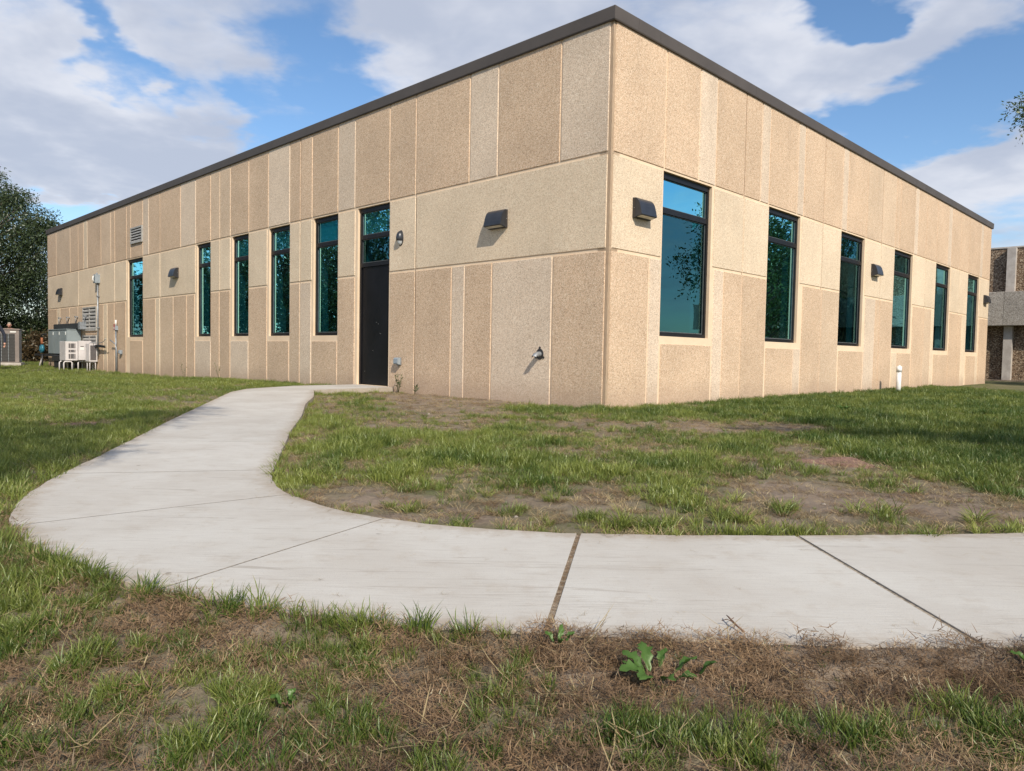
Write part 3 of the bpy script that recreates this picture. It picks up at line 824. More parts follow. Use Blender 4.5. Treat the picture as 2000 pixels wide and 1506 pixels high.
# electrical stub with switch and tag
G0 = -0.19
org, T = frame('L', 20.85, G0, 0.07)
t = empty('disconnect_post', org); tag(t, 'thin grey conduit post with a red and white tagged switch beside the white units', 'conduit')
mb = MB(); mb.tube([(0.0, 0, -0.05), (0, 0, 1.45)], 0.022, 'galvanised', 10, T); mb.tube([(-0.07, 0.0, -0.05), (-0.07, 0, 0.75), (-0.03, 0.03, 0.98), (0.28, 0.10, 1.12)], 0.018, 'galvanised', 8, T); mb.build('pipe', t)
mb = MB(); mb.box((-0.06, -0.05, 1.45), (0.06, 0.05, 1.60), 'grey_box', T, bev=0.006); mb.build('switch_box', t)
mb = MB(); mb.box((-0.055, 0.052, 1.47), (0.055, 0.058, 1.66), 'label_red', T); mb.box((-0.03, 0.0585, 1.50), (0.05, 0.0605, 1.55), 'label_white', T); mb.build('tag', t)
mb = MB(); mb.tube([(-0.0, 0.0, 1.602), (-0.0, 0.0, 1.80)], 0.03, 'label_white', 8, T); mb.build('marker', t)

# white condensing unit on its stand
org, T = frame('L', 23.62, G0, 0.08)
t = empty('condensing_unit', org); tag(t, 'white outdoor condensing unit on a white pipe stand against the louvred wall', 'air conditioner')
mb = MB()
W0, D0, zb_, zt_ = 0.95, 0.75, 0.36, 1.05
mb.box((0, 0.0, zb_), (D0, 0.82, zt_), 'unit_white', T, bev=0.008)
body = mb.build('body', t)
# front face looks along -s: recessed coil openings
for (o0, o1) in ((0.50, 0.72),):
    for (za, zc) in ((0.43, 0.60), (0.66, 0.75), (0.81, 0.98)):
        mb = MB(); mb.box((-0.004, o0, za), (-0.001, o1, zc), 'fin_dark', T)
        for k in range(5):
            oo = o0 + 0.02 + k * 0.045
            mb.box((-0.010, oo, za), (-0.0045, oo + 0.012, zc), 'unit_white' if k % 3 == 0 else 'galvanised', T)
        mb.build('coil_grille', body)
mb = MB(); mb.box((-0.16, 0.02, 0.38), (-0.001, 0.44, 1.08), 'unit_white', T, bev=0.006); mb.build('service_panel', t)
mb = MB(); mb.box((-0.21, 0.03, 0.50), (-0.162, 0.20, 0.74), 'unit_white', T, bev=0.006); mb.build('disconnect_box', t)
mb = MB(); mb.box((-0.165, 0.27, 0.86), (-0.161, 0.38, 0.885), 'fin_dark', T); mb.box((-0.164, 0.26, 0.75), (-0.1608, 0.39, 0.855), 'label_white', T); mb.build('nameplate', t)
mb = MB()
mb.box((-0.12, -0.07, 0.36), (0.3, -0.001, 1.0), 'unit_white', T); mb.build('side_guard', t)
for so in (0.05, 0.62):
    mb = MB()
    mb.tube([(so, 0.10, -0.1), (so, 0.10, 0.28), (so, 0.14, 0.325), (so, 0.36, 0.325), (so, 0.40, 0.28), (so, 0.40, -0.1)], 0.025, 'unit_white', 10, T)
    mb.tube([(so, 0.60, -0.1), (so, 0.60, 0.28), (so, 0.64, 0.325), (so, 0.82, 0.325), (so, 0.86, 0.28), (so, 0.86, -0.1)], 0.025, 'unit_white', 10, T)
    mb.build('stand', t)
mb = MB()
for k in range(3):
    q = 0.03 * k
    mb.tube([(-0.22, 0.02, 0.55 + q), (-0.30, 0.0, 0.70 + q), (-0.55, 0.02, 0.86 + q), (-1.0, 0.05, 0.90 + q * .6), (-1.75, 0.04, 0.86 + q * .6)], 0.014 + 0.012 * (k != 1), 'copper_line' if k != 1 else 'galvanised', 7, T)
mb.build('refrigerant_line', t)
mb = MB(); mb.tube([(-0.22, 0.1, 0.98), (-0.4, 0.12, 1.03), (-1.2, 0.14, 1.0), (-1.9, 0.14, 1.04), (-2.4, 0.2, 1.16)], 0.011, 'galvanised', 7, T); mb.build('power_whip', t)

# second coil section behind it
org, T = frame('L', 22.95, G0, 0.02)
t = empty('condensing_unit', org); tag(t, 'low white coil unit standing behind the white condensing unit against the wall', 'air conditioner')
mb = MB(); mb.box((0, 0.03, 0.33), (0.42, 0.30, 0.98), 'unit_white', T, bev=0.008); b2 = mb.build('body', t)
mb = MB(); mb.box((-0.004, 0.07, 0.39), (-0.001, 0.26, 0.92), 'fin_dark', T)
for k in range(6): mb.box((-0.009, 0.075 + k * 0.033, 0.39), (-0.0045, 0.081 + k * 0.033, 0.92), 'galvanised', T)
mb.build('coil_grille', b2)
mb = MB()
for so in (0.06, 0.36): mb.tube([(so, 0.08, -0.1), (so, 0.08, 0.29), (so, 0.12, 0.31), (so, 0.24, 0.31), (so, 0.26, 0.29), (so, 0.26, -0.1)], 0.02, 'unit_white', 8, T)
mb.build('stand', t)

# grey equipment cabinet on a black trailer frame
org, T = frame('L', 25.0, G0, 0.0)
t = empty('equipment_cabinet', org); tag(t, 'grey sheet-metal equipment cabinet on a low black steel trailer frame by the wall', 'cabinet')
mb = MB(); mb.box((0.0, 0.03, 0.55), (2.6, 0.50, 1.50), 'cabinet_grey', T, bev=0.012); bd = mb.build('body', t)
for k in range(3):
    mb = MB(); mb.box((0.03 + k * 0.86, 0.501, 0.58), (0.03 + k * 0.86 + 0.835, 0.515, 1.46), 'cabinet_grey', T, bev=0.004)
    dd = mb.build('door', bd)
    mb = MB(); mb.box((0.10 + k * 0.86, 0.516, 1.30), (0.13 + k * 0.86, 0.530, 1.42), 'label_white', T); mb.build('handle', dd)
mb = MB(); mb.box((-0.02, 0.01, 1.502), (2.62, 0.53, 1.53), 'cabinet_grey', T); mb.build('lid', t)
mb = MB()
mb.box((-0.5, 0.10, 0.46), (4.6, 0.16, 0.54), 'black_steel', T); mb.box((-0.5, 0.50, 0.46), (4.6, 0.56, 0.54), 'black_steel', T)
for k in range(5): mb.box((-0.4 + k * 1.1, 0.161, 0.47), (-0.34 + k * 1.1, 0.499, 0.53), 'black_steel', T)
mb.tube([(3.4, 0.52, 0.46), (3.9, 0.52, 0.1), (3.9, 0.52, -0.02)], 0.03, 'unit_white', 8, T)
mb.build('trailer_frame', t)
for x in (0.35, 1.05):
    for o in (0.08, 0.58):
        mb = MB(); mb.tube([(x, o - 0.05, 0.2), (x, o + 0.05, 0.2)], 0.24, 'rubber', 20, T); mb.build('wheel', t)
mb = MB()
mb.prism([(0.48, 0.30), (0.66, 0.30), (0.66, 0.50), (0.48, 0.53)], -0.05, 1.45, 'black_steel', T); mb.build('fender', t)
# exhaust duct above
org, T = frame('L', 24.1, 0.0, 0.0)
t = empty('duct', org); tag(t, 'long black duct with a grey end box hanging on the wall above the grey cabinet', 'duct')
mb = MB(); mb.box((0.42, 0.03, 1.36), (3.9, 0.23, 1.56), 'black_steel', T, bev=0.02); mb.build('run', t)
mb = MB(); mb.box((0.20, 0.02, 1.32), (0.41, 0.26, 1.60), 'galvanised', T, bev=0.01); mb.build('end_box', t)
for k in range(4):
    mb = MB(); mb.tube([(0.2 + k * 1.15, 0.10, 1.56), (0.2 + k * 1.15, 0.10, 1.85)], 0.012, 'galvanised', 6, T); mb.box((0.15 + k * 1.15, 0.019, 1.80), (0.25 + k * 1.15, 0.12, 1.84), 'galvanised', T); mb.build('hanger', t)

# teal pressure vessel with orange valve
org, T = frame('L', 28.2, G0, 0.55)
t = empty('gas_regulator', org); tag(t, 'round teal regulator with orange valve piping at the far end of the grey cabinet', 'gas regulator')
mb = MB(); mb.tube([(0.0, 0.0, 0.75), (0.0, 0.10, 0.75)], 0.17, 'teal_paint', 20, T); mb.tube([(0.0, -0.03, 0.75), (0.0, 0.13, 0.75)], 0.10, 'teal_paint', 16, T); mb.build('housing', t)
mb = MB(); mb.tube([(0, 0.04, 0.55), (0, 0.04, -0.05)], 0.03, 'black_steel', 8, T); mb.build('riser', t)
mb = MB(); mb.tube([(0, 0.05, 0.92), (0, 0.05, 1.06), (-0.0, 0.05, 1.2)], 0.045, 'rust_orange', 10, T); mb.tube([(-0.10, 0.05, 1.0), (0.10, 0.05, 1.0)], 0.035, 'rust_orange', 8, T); mb.build('valve', t)
mb = MB(); mb.tube([(0, 0.05, 1.2), (0, 0.05, 1.32), (-0.35, 0.02, 1.34), (-0.5, 0.0, 1.34)], 0.03, 'black_steel', 8, T); mb.build('pipe', t)

# ---- the older building beyond
FB = Vector((19.83, 30.46, 0)); FW = Vector((0.7106, -0.7036, 0)); FN = Vector((-0.7036, -0.7106, 0))
def TF(u, o, z): return tuple(FW * u + FN * o + Vector((0, 0, z)))
old = empty('old_building', FB); tag(old, 'older dark pebble-faced building with pale concrete columns and a grey band', 'building')
mb = MB(); mb.box((-9, -8, -0.4), (14, 0, 5.36), 'agg_old', TF); wl = mb.build('wall', old)
mb = MB(); mb.box((-9, -8, 5.361), (14, 0.03, 5.42), 'old_concrete', TF); mb.build('parapet', old)
for k in range(-3, 5):
    for (z0, z1) in ((3.57, 5.34), (-0.4, 2.19)):
        u0 = 0.42 + k * 3.0
        mb = MB(); mb.prism([(0.001, z0), (0.24, z0), (0.24, z1), (0.001, z1)], u0, u0 + 0.30, 'old_concrete', TF); mb.build('column', old)
for k in range(-3, 5):
    u0 = 0.44 + k * 3.0
    mb = MB(); mb.box((u0 + 0.006, 0.001, 2.20), (u0 + 2.994, 0.55, 3.56), 'agg_old_band', TF, bev=0.01); mb.build('band_panel', old)

# ------------------------------------------------------------------ ground
def ground_z(x, y):
    x = np.asarray(x, float); y = np.asarray(y, float)
    z = -0.030 - 0.025 * sstep(y, 5, 9)
    z = z - 0.13 * sstep(y, 13, 24) * sstep(-x, 3, 10)
    return z
def ground_noise(x, y):
    d = np.hypot(x, y)
    near = 1 - sstep(d, 12, 30)
    z = (fbm(x * 1.1, y * 1.1, 3, 3) - 0.5) * 0.045 + (fbm(x * 9, y * 9, 4, 5) - 0.5) * 0.028 * near + (fbm(x * 42, y * 42, 2, 8) - 0.5) * 0.012 * (1 - sstep(d, 3, 7))
    return z

# walk outline
OUT = [(-4.45,11.6),(-3.96,9.6),(-3.46,7.6),(-2.91,5.57),(-2.7,4.81),(-2.52,4.10),(-2.41,3.76),(-2.30,3.45),(-2.12,3.10),(-1.98,2.89),(-1.80,2.70),(-1.63,2.55),(-1.44,2.40),(-1.30,2.30),(-1.17,2.22),(-1.04,2.16),(-.91,2.10),(-.75,2.04),(-.6,1.99),(-.45,1.945),(-.27,1.905),(-.12,1.885),(.10,1.875),(.21,1.865),(.4,1.845),(.64,1.825),(.93,1.82),(1.21,1.835),(1.7,1.87),(2.3,1.93),(3.4,2.05)]
INN = [(-3.40,12.6),(-2.95,10.9),(-2.72,9.7),(-2.28,7.95),(-1.95,6.47),(-1.76,5.73),(-1.63,5.2),(-1.52,4.77),(-1.42,4.36),(-1.32,4.04),(-1.22,3.83),(-1.10,3.63),(-1.00,3.52),(-.84,3.35),(-.68,3.22),(-.54,3.14),(-.34,3.05),(-.10,2.985),(.1,2.95),(.28,2.935),(.63,2.935),(.9,2.945),(1.17,2.965),(1.7,3.02),(2.3,3.10),(3.4,3.25)]
JO = [0, 2, 3, 5, 9, 15, 22, 27, 29, 30]
JI = [0, 3, 5, 8, 11, 15, 19, 22, 24, 25]
GAP = [0.0012, 0.0012, 0.0012, 0.0012, 0.0012, 0.0014, 0.0075, 0.0075, 0.006, 0.004]
def path_z(x, y): return 0.030 * sstep(y, 7, 13)
def catmull(P, sub=6):
    P = np.array(P); out = []
    for i in range(len(P) - 1):
        p0 = P[max(i - 1, 0)]; p1 = P[i]; p2 = P[i + 1]; p3 = P[min(i + 2, len(P) - 1)]
        for k in range(sub):
            t = k / sub
            out.append(0.5 * ((2 * p1) + (-p0 + p2) * t + (2 * p0 - 5 * p1 + 4 * p2 - p3) * t * t + (-p0 + 3 * p1 - 3 * p2 + p3) * t ** 3))
    out.append(P[-1]); return np.array(out)
SUBD = 4
CO, CI = catmull(OUT, SUBD), catmull(INN, SUBD)
def resample(c, n):
    d = np.r_[0, np.cumsum(np.hypot(*np.diff(c, axis=0).T))]
    t = np.linspace(0, d[-1], n)
    return np.c_[np.interp(t, d, c[:, 0]), np.interp(t, d, c[:, 1])]
def trim(c, g0, g1):
    d = np.r_[0, np.cumsum(np.hypot(*np.diff(c, axis=0).T))]
    L = d[-1]; t = np.unique(np.clip(np.r_[g0, d, L - g1], g0, L - g1))
    return np.c_[np.interp(t, d, c[:, 0]), np.interp(t, d, c[:, 1])]

path = empty('path', (0, 0, 0)); tag(path, 'pale concrete walk curving from the door across the lawn', None, None, 'structure')
SLABS = []
def slab_mesh(o, i_, nu=28, nv=10):
    o = resample(o, nu); i_ = resample(i_, nu)
    ch, th = 0.001, 0.10
    vs, qs = [], []
    for a in range(nu):
        for b in range(nv):
            t = b / (nv - 1)
            p_ = o[a] * (1 - t) + i_[a] * t
            jit = 0.0
            if b in (0, nv - 1): jit = (vnoise(p_[0] * 14, p_[1] * 14, 4) - 0.5) * 0.012
            w_ = (i_[a] - o[a]) / np.linalg.norm(i_[a] - o[a])
            p_ = p_ + w_ * jit
            vs.append((p_[0], p_[1], float(path_z(*p_)) ))
    idx = lambda a, b: a * nv + b
    for a in range(nu - 1):
        for b in range(nv - 1): qs.append((idx(a, b), idx(a + 1, b), idx(a + 1, b + 1), idx(a, b + 1)))
    ring = [idx(a, 0) for a in range(nu)] + [idx(nu - 1, b) for b in range(1, nv)] + [idx(a, nv - 1) for a in range(nu - 2, -1, -1)] + [idx(0, b) for b in range(nv - 2, 0, -1)]
    cen = np.mean([vs[k] for k in ring], axis=0)
    n = len(ring)
    R1, R2_ = [], []
    for j, k in enumerate(ring):
        pa = np.array(vs[ring[j - 1]]); pb = np.array(vs[ring[(j + 1) % n]]); tg = (pb - pa)[:2]; tg /= np.linalg.norm(tg) + 1e-9
        nr = np.array([tg[1], -tg[0]])
        if nr @ (np.array(vs[k])[:2] - cen[:2]) < 0 and False: nr = -nr
        R1.append(nr)
    sgn = 1 if sum(np.dot(R1[j], (np.array(vs[ring[j]])[:2] - cen[:2])) for j in range(n)) > 0 else -1
    base = len(vs)
    for j, k in enumerate(ring): vs.append((vs[k][0] + sgn * R1[j][0] * ch, vs[k][1] + sgn * R1[j][1] * ch, vs[k][2] - ch))
    for j, k in enumerate(ring): vs.append((vs[base + j][0], vs[base + j][1], vs[k][2] - th))
    for j in range(n):
        k2 = (j + 1) % n
        qs.append((ring[j], ring[k2], base + k2, base + j)); qs.append((base + j, base + k2, base + n + k2, base + n + j))
    mb = MB(); mb.faces_of(vs, qs, 'path_concrete', False)
    bmesh.ops.recalc_face_normals(mb.bm, faces=mb.bm.faces[:])
    le = mb.bm.verts.layers.float.new('edge')
    mb.bm.verts.ensure_lookup_table()
    for q, v in enumerate(mb.bm.verts):
        b_ = (q % nv) / (nv - 1) if q < base else 0.0
        v[le] = abs(2 * b_ - 1) ** 3
    return mb
for k in range(len(JO) - 1):
    o = trim(CO[JO[k] * SUBD: JO[k + 1] * SUBD + 1], GAP[k] + .0025, GAP[k + 1] + .0025); i_ = trim(CI[JI[k] * SUBD: JI[k + 1] * SUBD + 1], GAP[k] + .0025, GAP[k + 1] + .0025)
    slab_mesh(o, i_).build('slab', path)
    SLABS.append(np.vstack([o, i_[::-1]]))
for k in range(1, len(JO) - 1):
    o = np.array(CO[JO[k] * SUBD]); i_ = np.array(CI[JI[k] * SUBD])
    tg = np.array([(i_ - o)[1], -(i_ - o)[0]]); tg /= np.linalg.norm(tg)
    w_ = GAP[k] + (0.001 if GAP[k] < .005 else 0.001); vs = []
    for q in range(25):
        p_ = o * (1 - q / 24) + i_ * q / 24
        for sg in (-1, 1):
            e_ = p_ + tg * sg * w_
            vs.append((e_[0], e_[1], float(path_z(*p_)) - (-0.0004 if GAP[k] < .005 else 0.004 + 0.002 * random.random())))
    mb = MB(); mb.faces_of(vs, [(2 * q, 2 * q + 1, 2 * q + 3, 2 * q + 2) for q in range(24)], 'joint_fill'); mb.build('joint', path)
# landing slab at the door
ld_o = np.array([(-4.46, 11.615), (-4.55, 12.6), (-4.15, 13.95), (-3.24, 14.98)]); ld_i = np.array([(-3.40, 12.615), (-3.10, 13.0), (-2.62, 13.55), (-2.27, 14.02)])
slab_mesh(ld_o, ld_i, 28, 12).build('slab', path)
SLABS.append(np.vstack([ld_o, ld_i[::-1]]))
PATH_POLY = np.vstack([CO[::-1], [(-4.55, 12.6), (-4.15, 13.95), (-3.24, 14.98), (-2.27, 14.02), (-2.62, 13.55), (-3.10, 13.0)], CI])

def in_poly(x, y, P):
    ins = np.zeros(x.shape, bool)
    j = len(P) - 1
    for i in range(len(P)):
        xi, yi = P[i]; xj, yj = P[j]
        c = ((yi > y) != (yj > y)) & (x < (xj - xi) * (y - yi) / (yj - yi + 1e-12) + xi)
        ins ^= c; j = i
    return ins
def poly_dist(x, y, P):
    d = np.full(x.shape, 1e9)
    for i in range(len(P)):
        a = P[i - 1]; b = P[i]; ab = b - a; L2 = ab @ ab + 1e-12
        t = np.clip(((x - a[0]) * ab[0] + (y - a[1]) * ab[1]) / L2, 0, 1)
        d = np.minimum(d, np.hypot(x - a[0] - t * ab[0], y - a[1] - t * ab[1]))
    return d
# building footprint test (s along the left wall, r along the right wall)
def sr(x, y):
    dx, dy = x - CX, y - CY
    return dx * LW.x + dy * LW.y, dx * RW.x + dy * RW.y

ZONES=[(0.43,10.1,0.77,0.5,0.9),(2.15,10.31,1.43,0.87,0.9),(4.44,12.88,1.42,1.5,0.8),(6.62,13.03,1.76,2.27,0.9),(10.68,16.84,1.68,3.49,0.9),(4.82,8.52,1.3,1.91,1.0),(3.58,5.71,0.56,1.42,1.0),(2.92,5.72,0.35,1.03,0.9),(4.73,8.67,0.36,0.35,-0.5),(-3.28,13.56,1.03,1.34,0.5),(-1.54,11.16,0.46,1.02,-0.7),(-0.81,10.11,0.74,1.99,-0.8),(-1.35,12.95,1.35,0.92,-0.3),(0.01,7.82,0.49,0.56,0.3),(-0.19,7.05,0.29,0.64,0.35),(1.82,7.9,0.98,0.68,-0.7),(3.17,8.12,0.62,0.54,-0.6),(0.91,7.21,0.3,0.48,-0.4),(-2.1,9.49,0.39,0.82,0.3),(-1.9,7.23,0.3,0.67,0.25),(-1.28,6.66,0.32,0.65,0.5),(-1.14,5.4,0.26,0.79,0.7),(-1.53,5.56,0.15,0.51,0.4),(-1.18,4.16,0.17,0.35,0.6),(-0.72,4.58,0.22,0.42,0.8),(-0.42,5.19,0.32,0.62,0.7),(0.04,4.69,0.29,0.56,0.8),(0.39,4.62,0.29,0.49,0.8),(-0.16,6.05,0.25,0.4,0.5),(-0.65,6.34,0.22,0.52,0.6),(0.89,5.1,0.21,0.52,0.6),(1.23,5.03,0.28,0.56,0.7),(1.76,6.04,0.33,0.67,0.6),(1.01,4.22,0.2,0.33,0.6),(1.92,5.74,0.2,0.54,0.6),(2.3,5.5,0.34,0.44,-0.9),(2.1,4.67,0.26,0.24,0.4),(1.47,4.2,0.32,0.41,-0.7),(1.67,3.86,0.53,0.41,-0.9),(2.41,4.04,0.45,0.27,-0.5),(2.43,3.6,0.2,0.24,-0.6),(-0.6,3.63,0.3,0.2,-0.5),(0.01,3.63,0.5,0.22,-0.5),(-0.82,3.95,0.14,0.2,-0.5),(-0.22,3.27,0.57,0.12,-0.7),(0.83,3.35,0.47,0.16,-0.5),(-1.36,7.6,0.21,0.74,-0.2),(1.73,3.51,0.12,0.13,0.8),(1.33,3.61,0.08,0.14,0.7),(0.99,3.42,0.1,0.15,0.6),(2.14,3.4,0.09,0.11,0.6),(0.36,3.34,0.14,0.12,0.5),(-0.47,3.42,0.12,0.11,0.4),(0.22,3.76,0.1,0.16,0.4),(2.82,4.24,0.12,0.33,0.9),(-4.02,6.96,0.29,0.4,-1.0),(-4.63,10.27,0.64,0.77,-0.4),(-6.37,12.43,1.29,0.99,-0.35),(-6.97,15.37,1.47,0.86,-0.3),(-4.85,7.93,0.72,0.46,-0.3),(-3.82,6.1,0.61,1.31,0.4),(-3.12,5.69,0.58,0.74,0.4),(-1.68,2.55,0.19,0.24,0.2),(-1.41,2.38,0.1,0.13,0.4),(-1.11,1.69,0.07,0.08,-0.9),(-1.05,2.0,0.17,0.09,-0.5),(-0.97,2.15,0.13,0.06,0.2),(-0.85,2.13,0.12,0.06,0.5),(-0.9,1.95,0.08,0.07,-0.5),(-0.69,1.98,0.08,0.05,0.3),(-0.69,1.91,0.08,0.07,-0.6),(-0.98,1.75,0.07,0.09,0.8),(-1.29,2.05,0.13,0.14,0.5),(-1.24,1.83,0.08,0.1,0.5),(-0.56,1.56,0.12,0.12,0.7),(-0.78,1.48,0.09,0.08,0.5),(-0.38,1.72,0.06,0.13,0.6),(-0.54,1.77,0.07,0.09,0.3),(-0.54,2.04,0.09,0.06,0.3),(-0.35,1.99,0.06,0.05,0.5),(-0.19,1.55,0.08,0.11,-0.6),(-0.65,1.51,0.05,0.04,-0.5),(-0.29,1.42,0.12,0.1,0.4),(-0.06,1.53,0.06,0.11,0.7),(-0.04,1.95,0.03,0.05,0.5),(-0.18,1.95,0.08,0.04,0.3),(-0.16,1.73,0.1,0.08,-0.6),(0.08,1.59,0.05,0.12,0.4),(0.16,1.71,0.07,0.06,-0.1),(0.64,1.72,0.48,0.13,-1.5),(1.17,1.75,0.30,0.13,-1.2),(0.22,1.78,0.2,0.10,-1.0),(0.31,1.4,0.18,0.08,0.6),(0.58,1.45,0.2,0.07,0.7),(0.98,1.55,0.11,0.09,0.5),(0.79,1.44,0.2,0.08,0.5),(0.16,1.36,0.11,0.05,0.3),(1.31,1.85,0.03,0.08,0.5),(-0.66,1.35,0.19,0.07,0.4),(-0.45,1.35,0.06,0.04,-0.4),(-0.22,1.31,0.07,0.03,-0.3),(0.03,1.37,0.06,0.05,-0.5)]
def inner_x(y): return np.interp(y, [2.9, 3.2, 3.6, 4.4, 5.7, 8, 12.6], [0.5, -.6, -1.1, -1.42, -1.76, -2.28, -3.4])
def green_density(x, y):
    """0..1 how grassy the turf is at a spot"""
    side_left = x < inner_x(y) - 0.4
    base = np.where((y < 3.0) & (x > -2.2), np.where(x < 0.05, 0.50, 0.36), np.where(side_left, 0.72, 0.50))
    base = np.where((x > 3.5) & (~side_left), 0.85, base)
    base = np.where((np.hypot(x, y) > 13), 0.85, base)
    s, r = sr(x, y)
    base = np.where((r < 0) & (s > 0) & (s < 5.5) & (r > -1.2), 0.22, base)
    for cx, cy, rx, ry, v in ZONES:
        q = ((x - cx) / rx) ** 2 + ((y - cy) / ry) ** 2
        base = base + v * np.exp(-q * 1.1) * 0.8
    d = np.hypot(x, y)
    f1 = np.where(d < 2.6, 7.0, 2.3)
    n = fbm(x * f1, y * f1, 3, 21) * 0.65 + fbm(x * f1 * 3.1, y * f1 * 3.1, 2, 22) * 0.35
    return np.clip((base - 0.5) * 0.85 + 0.5 + (n - 0.5) * 1.7, 0, 1)

def axis(segs):
    out = []
    for a, b, st in segs: out.append(np.arange(a, b, st))
    return np.unique(np.round(np.concatenate(out), 4))
gx = np.r_[-2500, -1200, -600, -300, -160, -90, -60, axis([(-45, -20, 1.5), (-20, -8, .5), (-8, -3, .12), (-3, -1.6, .04), (-1.6, 1.6, .014), (1.6, 3.6, .03), (3.6, 8, .1), (8, 20, .5), (20, 45, 1.5)]), 45, 60, 90, 160, 300, 600, 1200, 2500]
gy = np.r_[-2500, -1200, -600, -300, -160, -90, -50, -30, -20, -12, -8, axis([(-6, 0, 1), (0, 1.1, .2), (1.1, 2.1, .012), (2.1, 3.2, .06), (3.2, 6.5, .025), (6.5, 14, .06), (14, 24, .25), (24, 50, 1.0)]), 50, 60, 80, 120, 200, 400, 800, 1600, 3000]
GX, GY = np.meshgrid(gx, gy)
x_, y_ = GX.ravel(), GY.ravel()
sel = (np.abs(x_) < 5) & (y_ > 0) & (y_ < 16)
pd = np.full(x_.shape, 9.0); pin = np.zeros(x_.shape, bool)
pd[sel] = poly_dist(x_[sel], y_[sel], PATH_POLY); pin[sel] = in_poly(x_[sel], y_[sel], PATH_POLY)
sd = np.where(pin, -pd, pd)
z_ = ground_z(x_, y_) + ground_noise(x_, y_)
pz = path_z(x_, y_)
# soil sits just below the walk along its edge and drops away under it
z_ = np.where(sd < 0.0, np.minimum(z_, pz - 0.045), z_)
edge = sstep(sd, 0.0, 0.12)
near_e = (sd >= 0) & (sd < 0.10) & (y_ < 3) 
z_ = np.where((sd >= 0), np.minimum(z_, pz - 0.006 + 0.05 * edge), z_)
z_ = np.where(near_e, np.maximum(z_, pz - 0.002 + 0.008 * (fbm(x_ * 20, y_ * 20, 2, 12) - .45) - 0.16 * np.clip(sd, 0, .1)), z_)
joint = (sd < -0.01) & (y_ < 3.2) & (x_ > 0)
z_ = np.where(joint, pz - 0.020 + (fbm(x_ * 60, y_ * 60, 2, 3) - .5) * 0.01 - 0.06 * (1 - np.exp(-0.0)), z_)
gs, gr_ = sr(x_, y_)
verts = np.c_[x_, y_, z_]
nx, ny = len(gx), len(gy)
ii = np.arange(nx * ny).reshape(ny, nx)
faces = np.c_[ii[:-1, :-1].ravel(), ii[:-1, 1:].ravel(), ii[1:, 1:].ravel(), ii[1:, :-1].ravel()]
me = make_mesh('ground', verts, faces, 'soil', smooth=True)
gd = green_density(x_, y_)
gd = np.where(np.hypot(x_, y_) > 30, 0.85, gd)
gd = gd * (sd > 0)
gd = np.where(y_ < 2.6, gd * 0.5, gd)
at = me.attributes.new('green', 'FLOAT', 'POINT'); at.data.foreach_set('value', gd.astype(np.float32))
ground = link('ground', me); tag(ground, 'bare brown soil and thin turf of the lawn', None, None, 'structure')
def gz(x, y):
    """height of the ground sheet as built"""
    x = np.atleast_1d(np.asarray(x, float)); y = np.atleast_1d(np.asarray(y, float))
    Z = z_.reshape(ny, nx)
    i = np.clip(np.searchsorted(gx, x) - 1, 0, nx - 2); j = np.clip(np.searchsorted(gy, y) - 1, 0, ny - 2)
    u = (x - gx[i]) / (gx[i + 1] - gx[i]); v = (y - gy[j]) / (gy[j + 1] - gy[j])
    return (Z[j, i] * (1 - u) + Z[j, i + 1] * u) * (1 - v) + (Z[j + 1, i] * (1 - u) + Z[j + 1, i + 1] * u) * v

# ------------------------------------------------------------------ tufts
kinds = {}
def tuft_mesh(name, m, n, rad, hmin, hmax, wid, lean, curl, seed, segs=4, flat=False):
    rg = np.random.default_rng(seed)
    vs, fs, hh, ss = [], [], [], []
    for b in range(n):
        r = rad * math.sqrt(rg.random()); a = rg.random() * 2 * math.pi
        p_ = np.array([r * math.cos(a), r * math.sin(a), 0.0])
        az_ = a + rg.normal(0, 0.9) if not flat else rg.random() * 6.283
        L = hmin + (hmax - hmin) * rg.random()
        th0 = abs(rg.normal(lean, 0.18)) if not flat else 1.35 + rg.normal(0, 0.12)
        cu = curl * (0.5 + rg.random()) if not flat else rg.normal(0, 0.35)
        if flat: p_[2] = rg.random() * 0.014
        w = wid * (0.7 + 0.6 * rg.random())
        yaw = rg.normal(0, 0.9) if not flat else 0
        sdv = rg.random(); base = len(vs)
        daz = rg.normal(0, 0.5)
        for k in range(segs):
            t = k / segs
            aa = az_ + yaw * 0
            side_ = np.array([-math.sin(az_ + yaw), math.cos(az_ + yaw), 0])
            ww = w * (1 - 0.55 * t ** 1.5)
            vs.append(p_ - side_ * ww / 2); vs.append(p_ + side_ * ww / 2); hh += [t, t]; ss += [sdv, sdv]
            th = th0 + cu * t + (0 if not flat else 0)
            th = min(th, 1.9)
            az2 = az_ + daz * t
            p_ = p_ + (L / segs) * np.array([math.sin(th) * math.cos(az2), math.sin(th) * math.sin(az2), math.cos(th)])
            if p_[2] < 0.001: p_[2] = 0.001
        vs.append(p_); hh.append(1.0); ss.append(sdv)
        for k in range(segs - 1): fs.append((base + 2 * k, base + 2 * k + 1, base + 2 * k + 3, base + 2 * k + 2))
        fs.append((base + 2 * segs - 2, base + 2 * segs - 1, base + 2 * segs))
    me = make_mesh(name, vs, fs, m)
    a1 = me.attributes.new('h', 'FLOAT', 'POINT'); a1.data.foreach_set('value', np.array(hh, np.float32))
    a2 = me.attributes.new('seed', 'FLOAT', 'POINT'); a2.data.foreach_set('value', np.array(ss, np.float32))
    return bpy.data.objects.new(name, me)
def kind_coll(cname, objs):
    c = bpy.data.collections.new(cname)
    for o in objs: c.objects.link(o)
    kinds[cname] = c
kind_coll('near_green', [tuft_mesh('near_green_%d' % i, 'grass_green', 26, 0.020, 0.030, 0.070, 0.0024, 0.22, 0.75, 100 + i, 5) for i in range(5)])
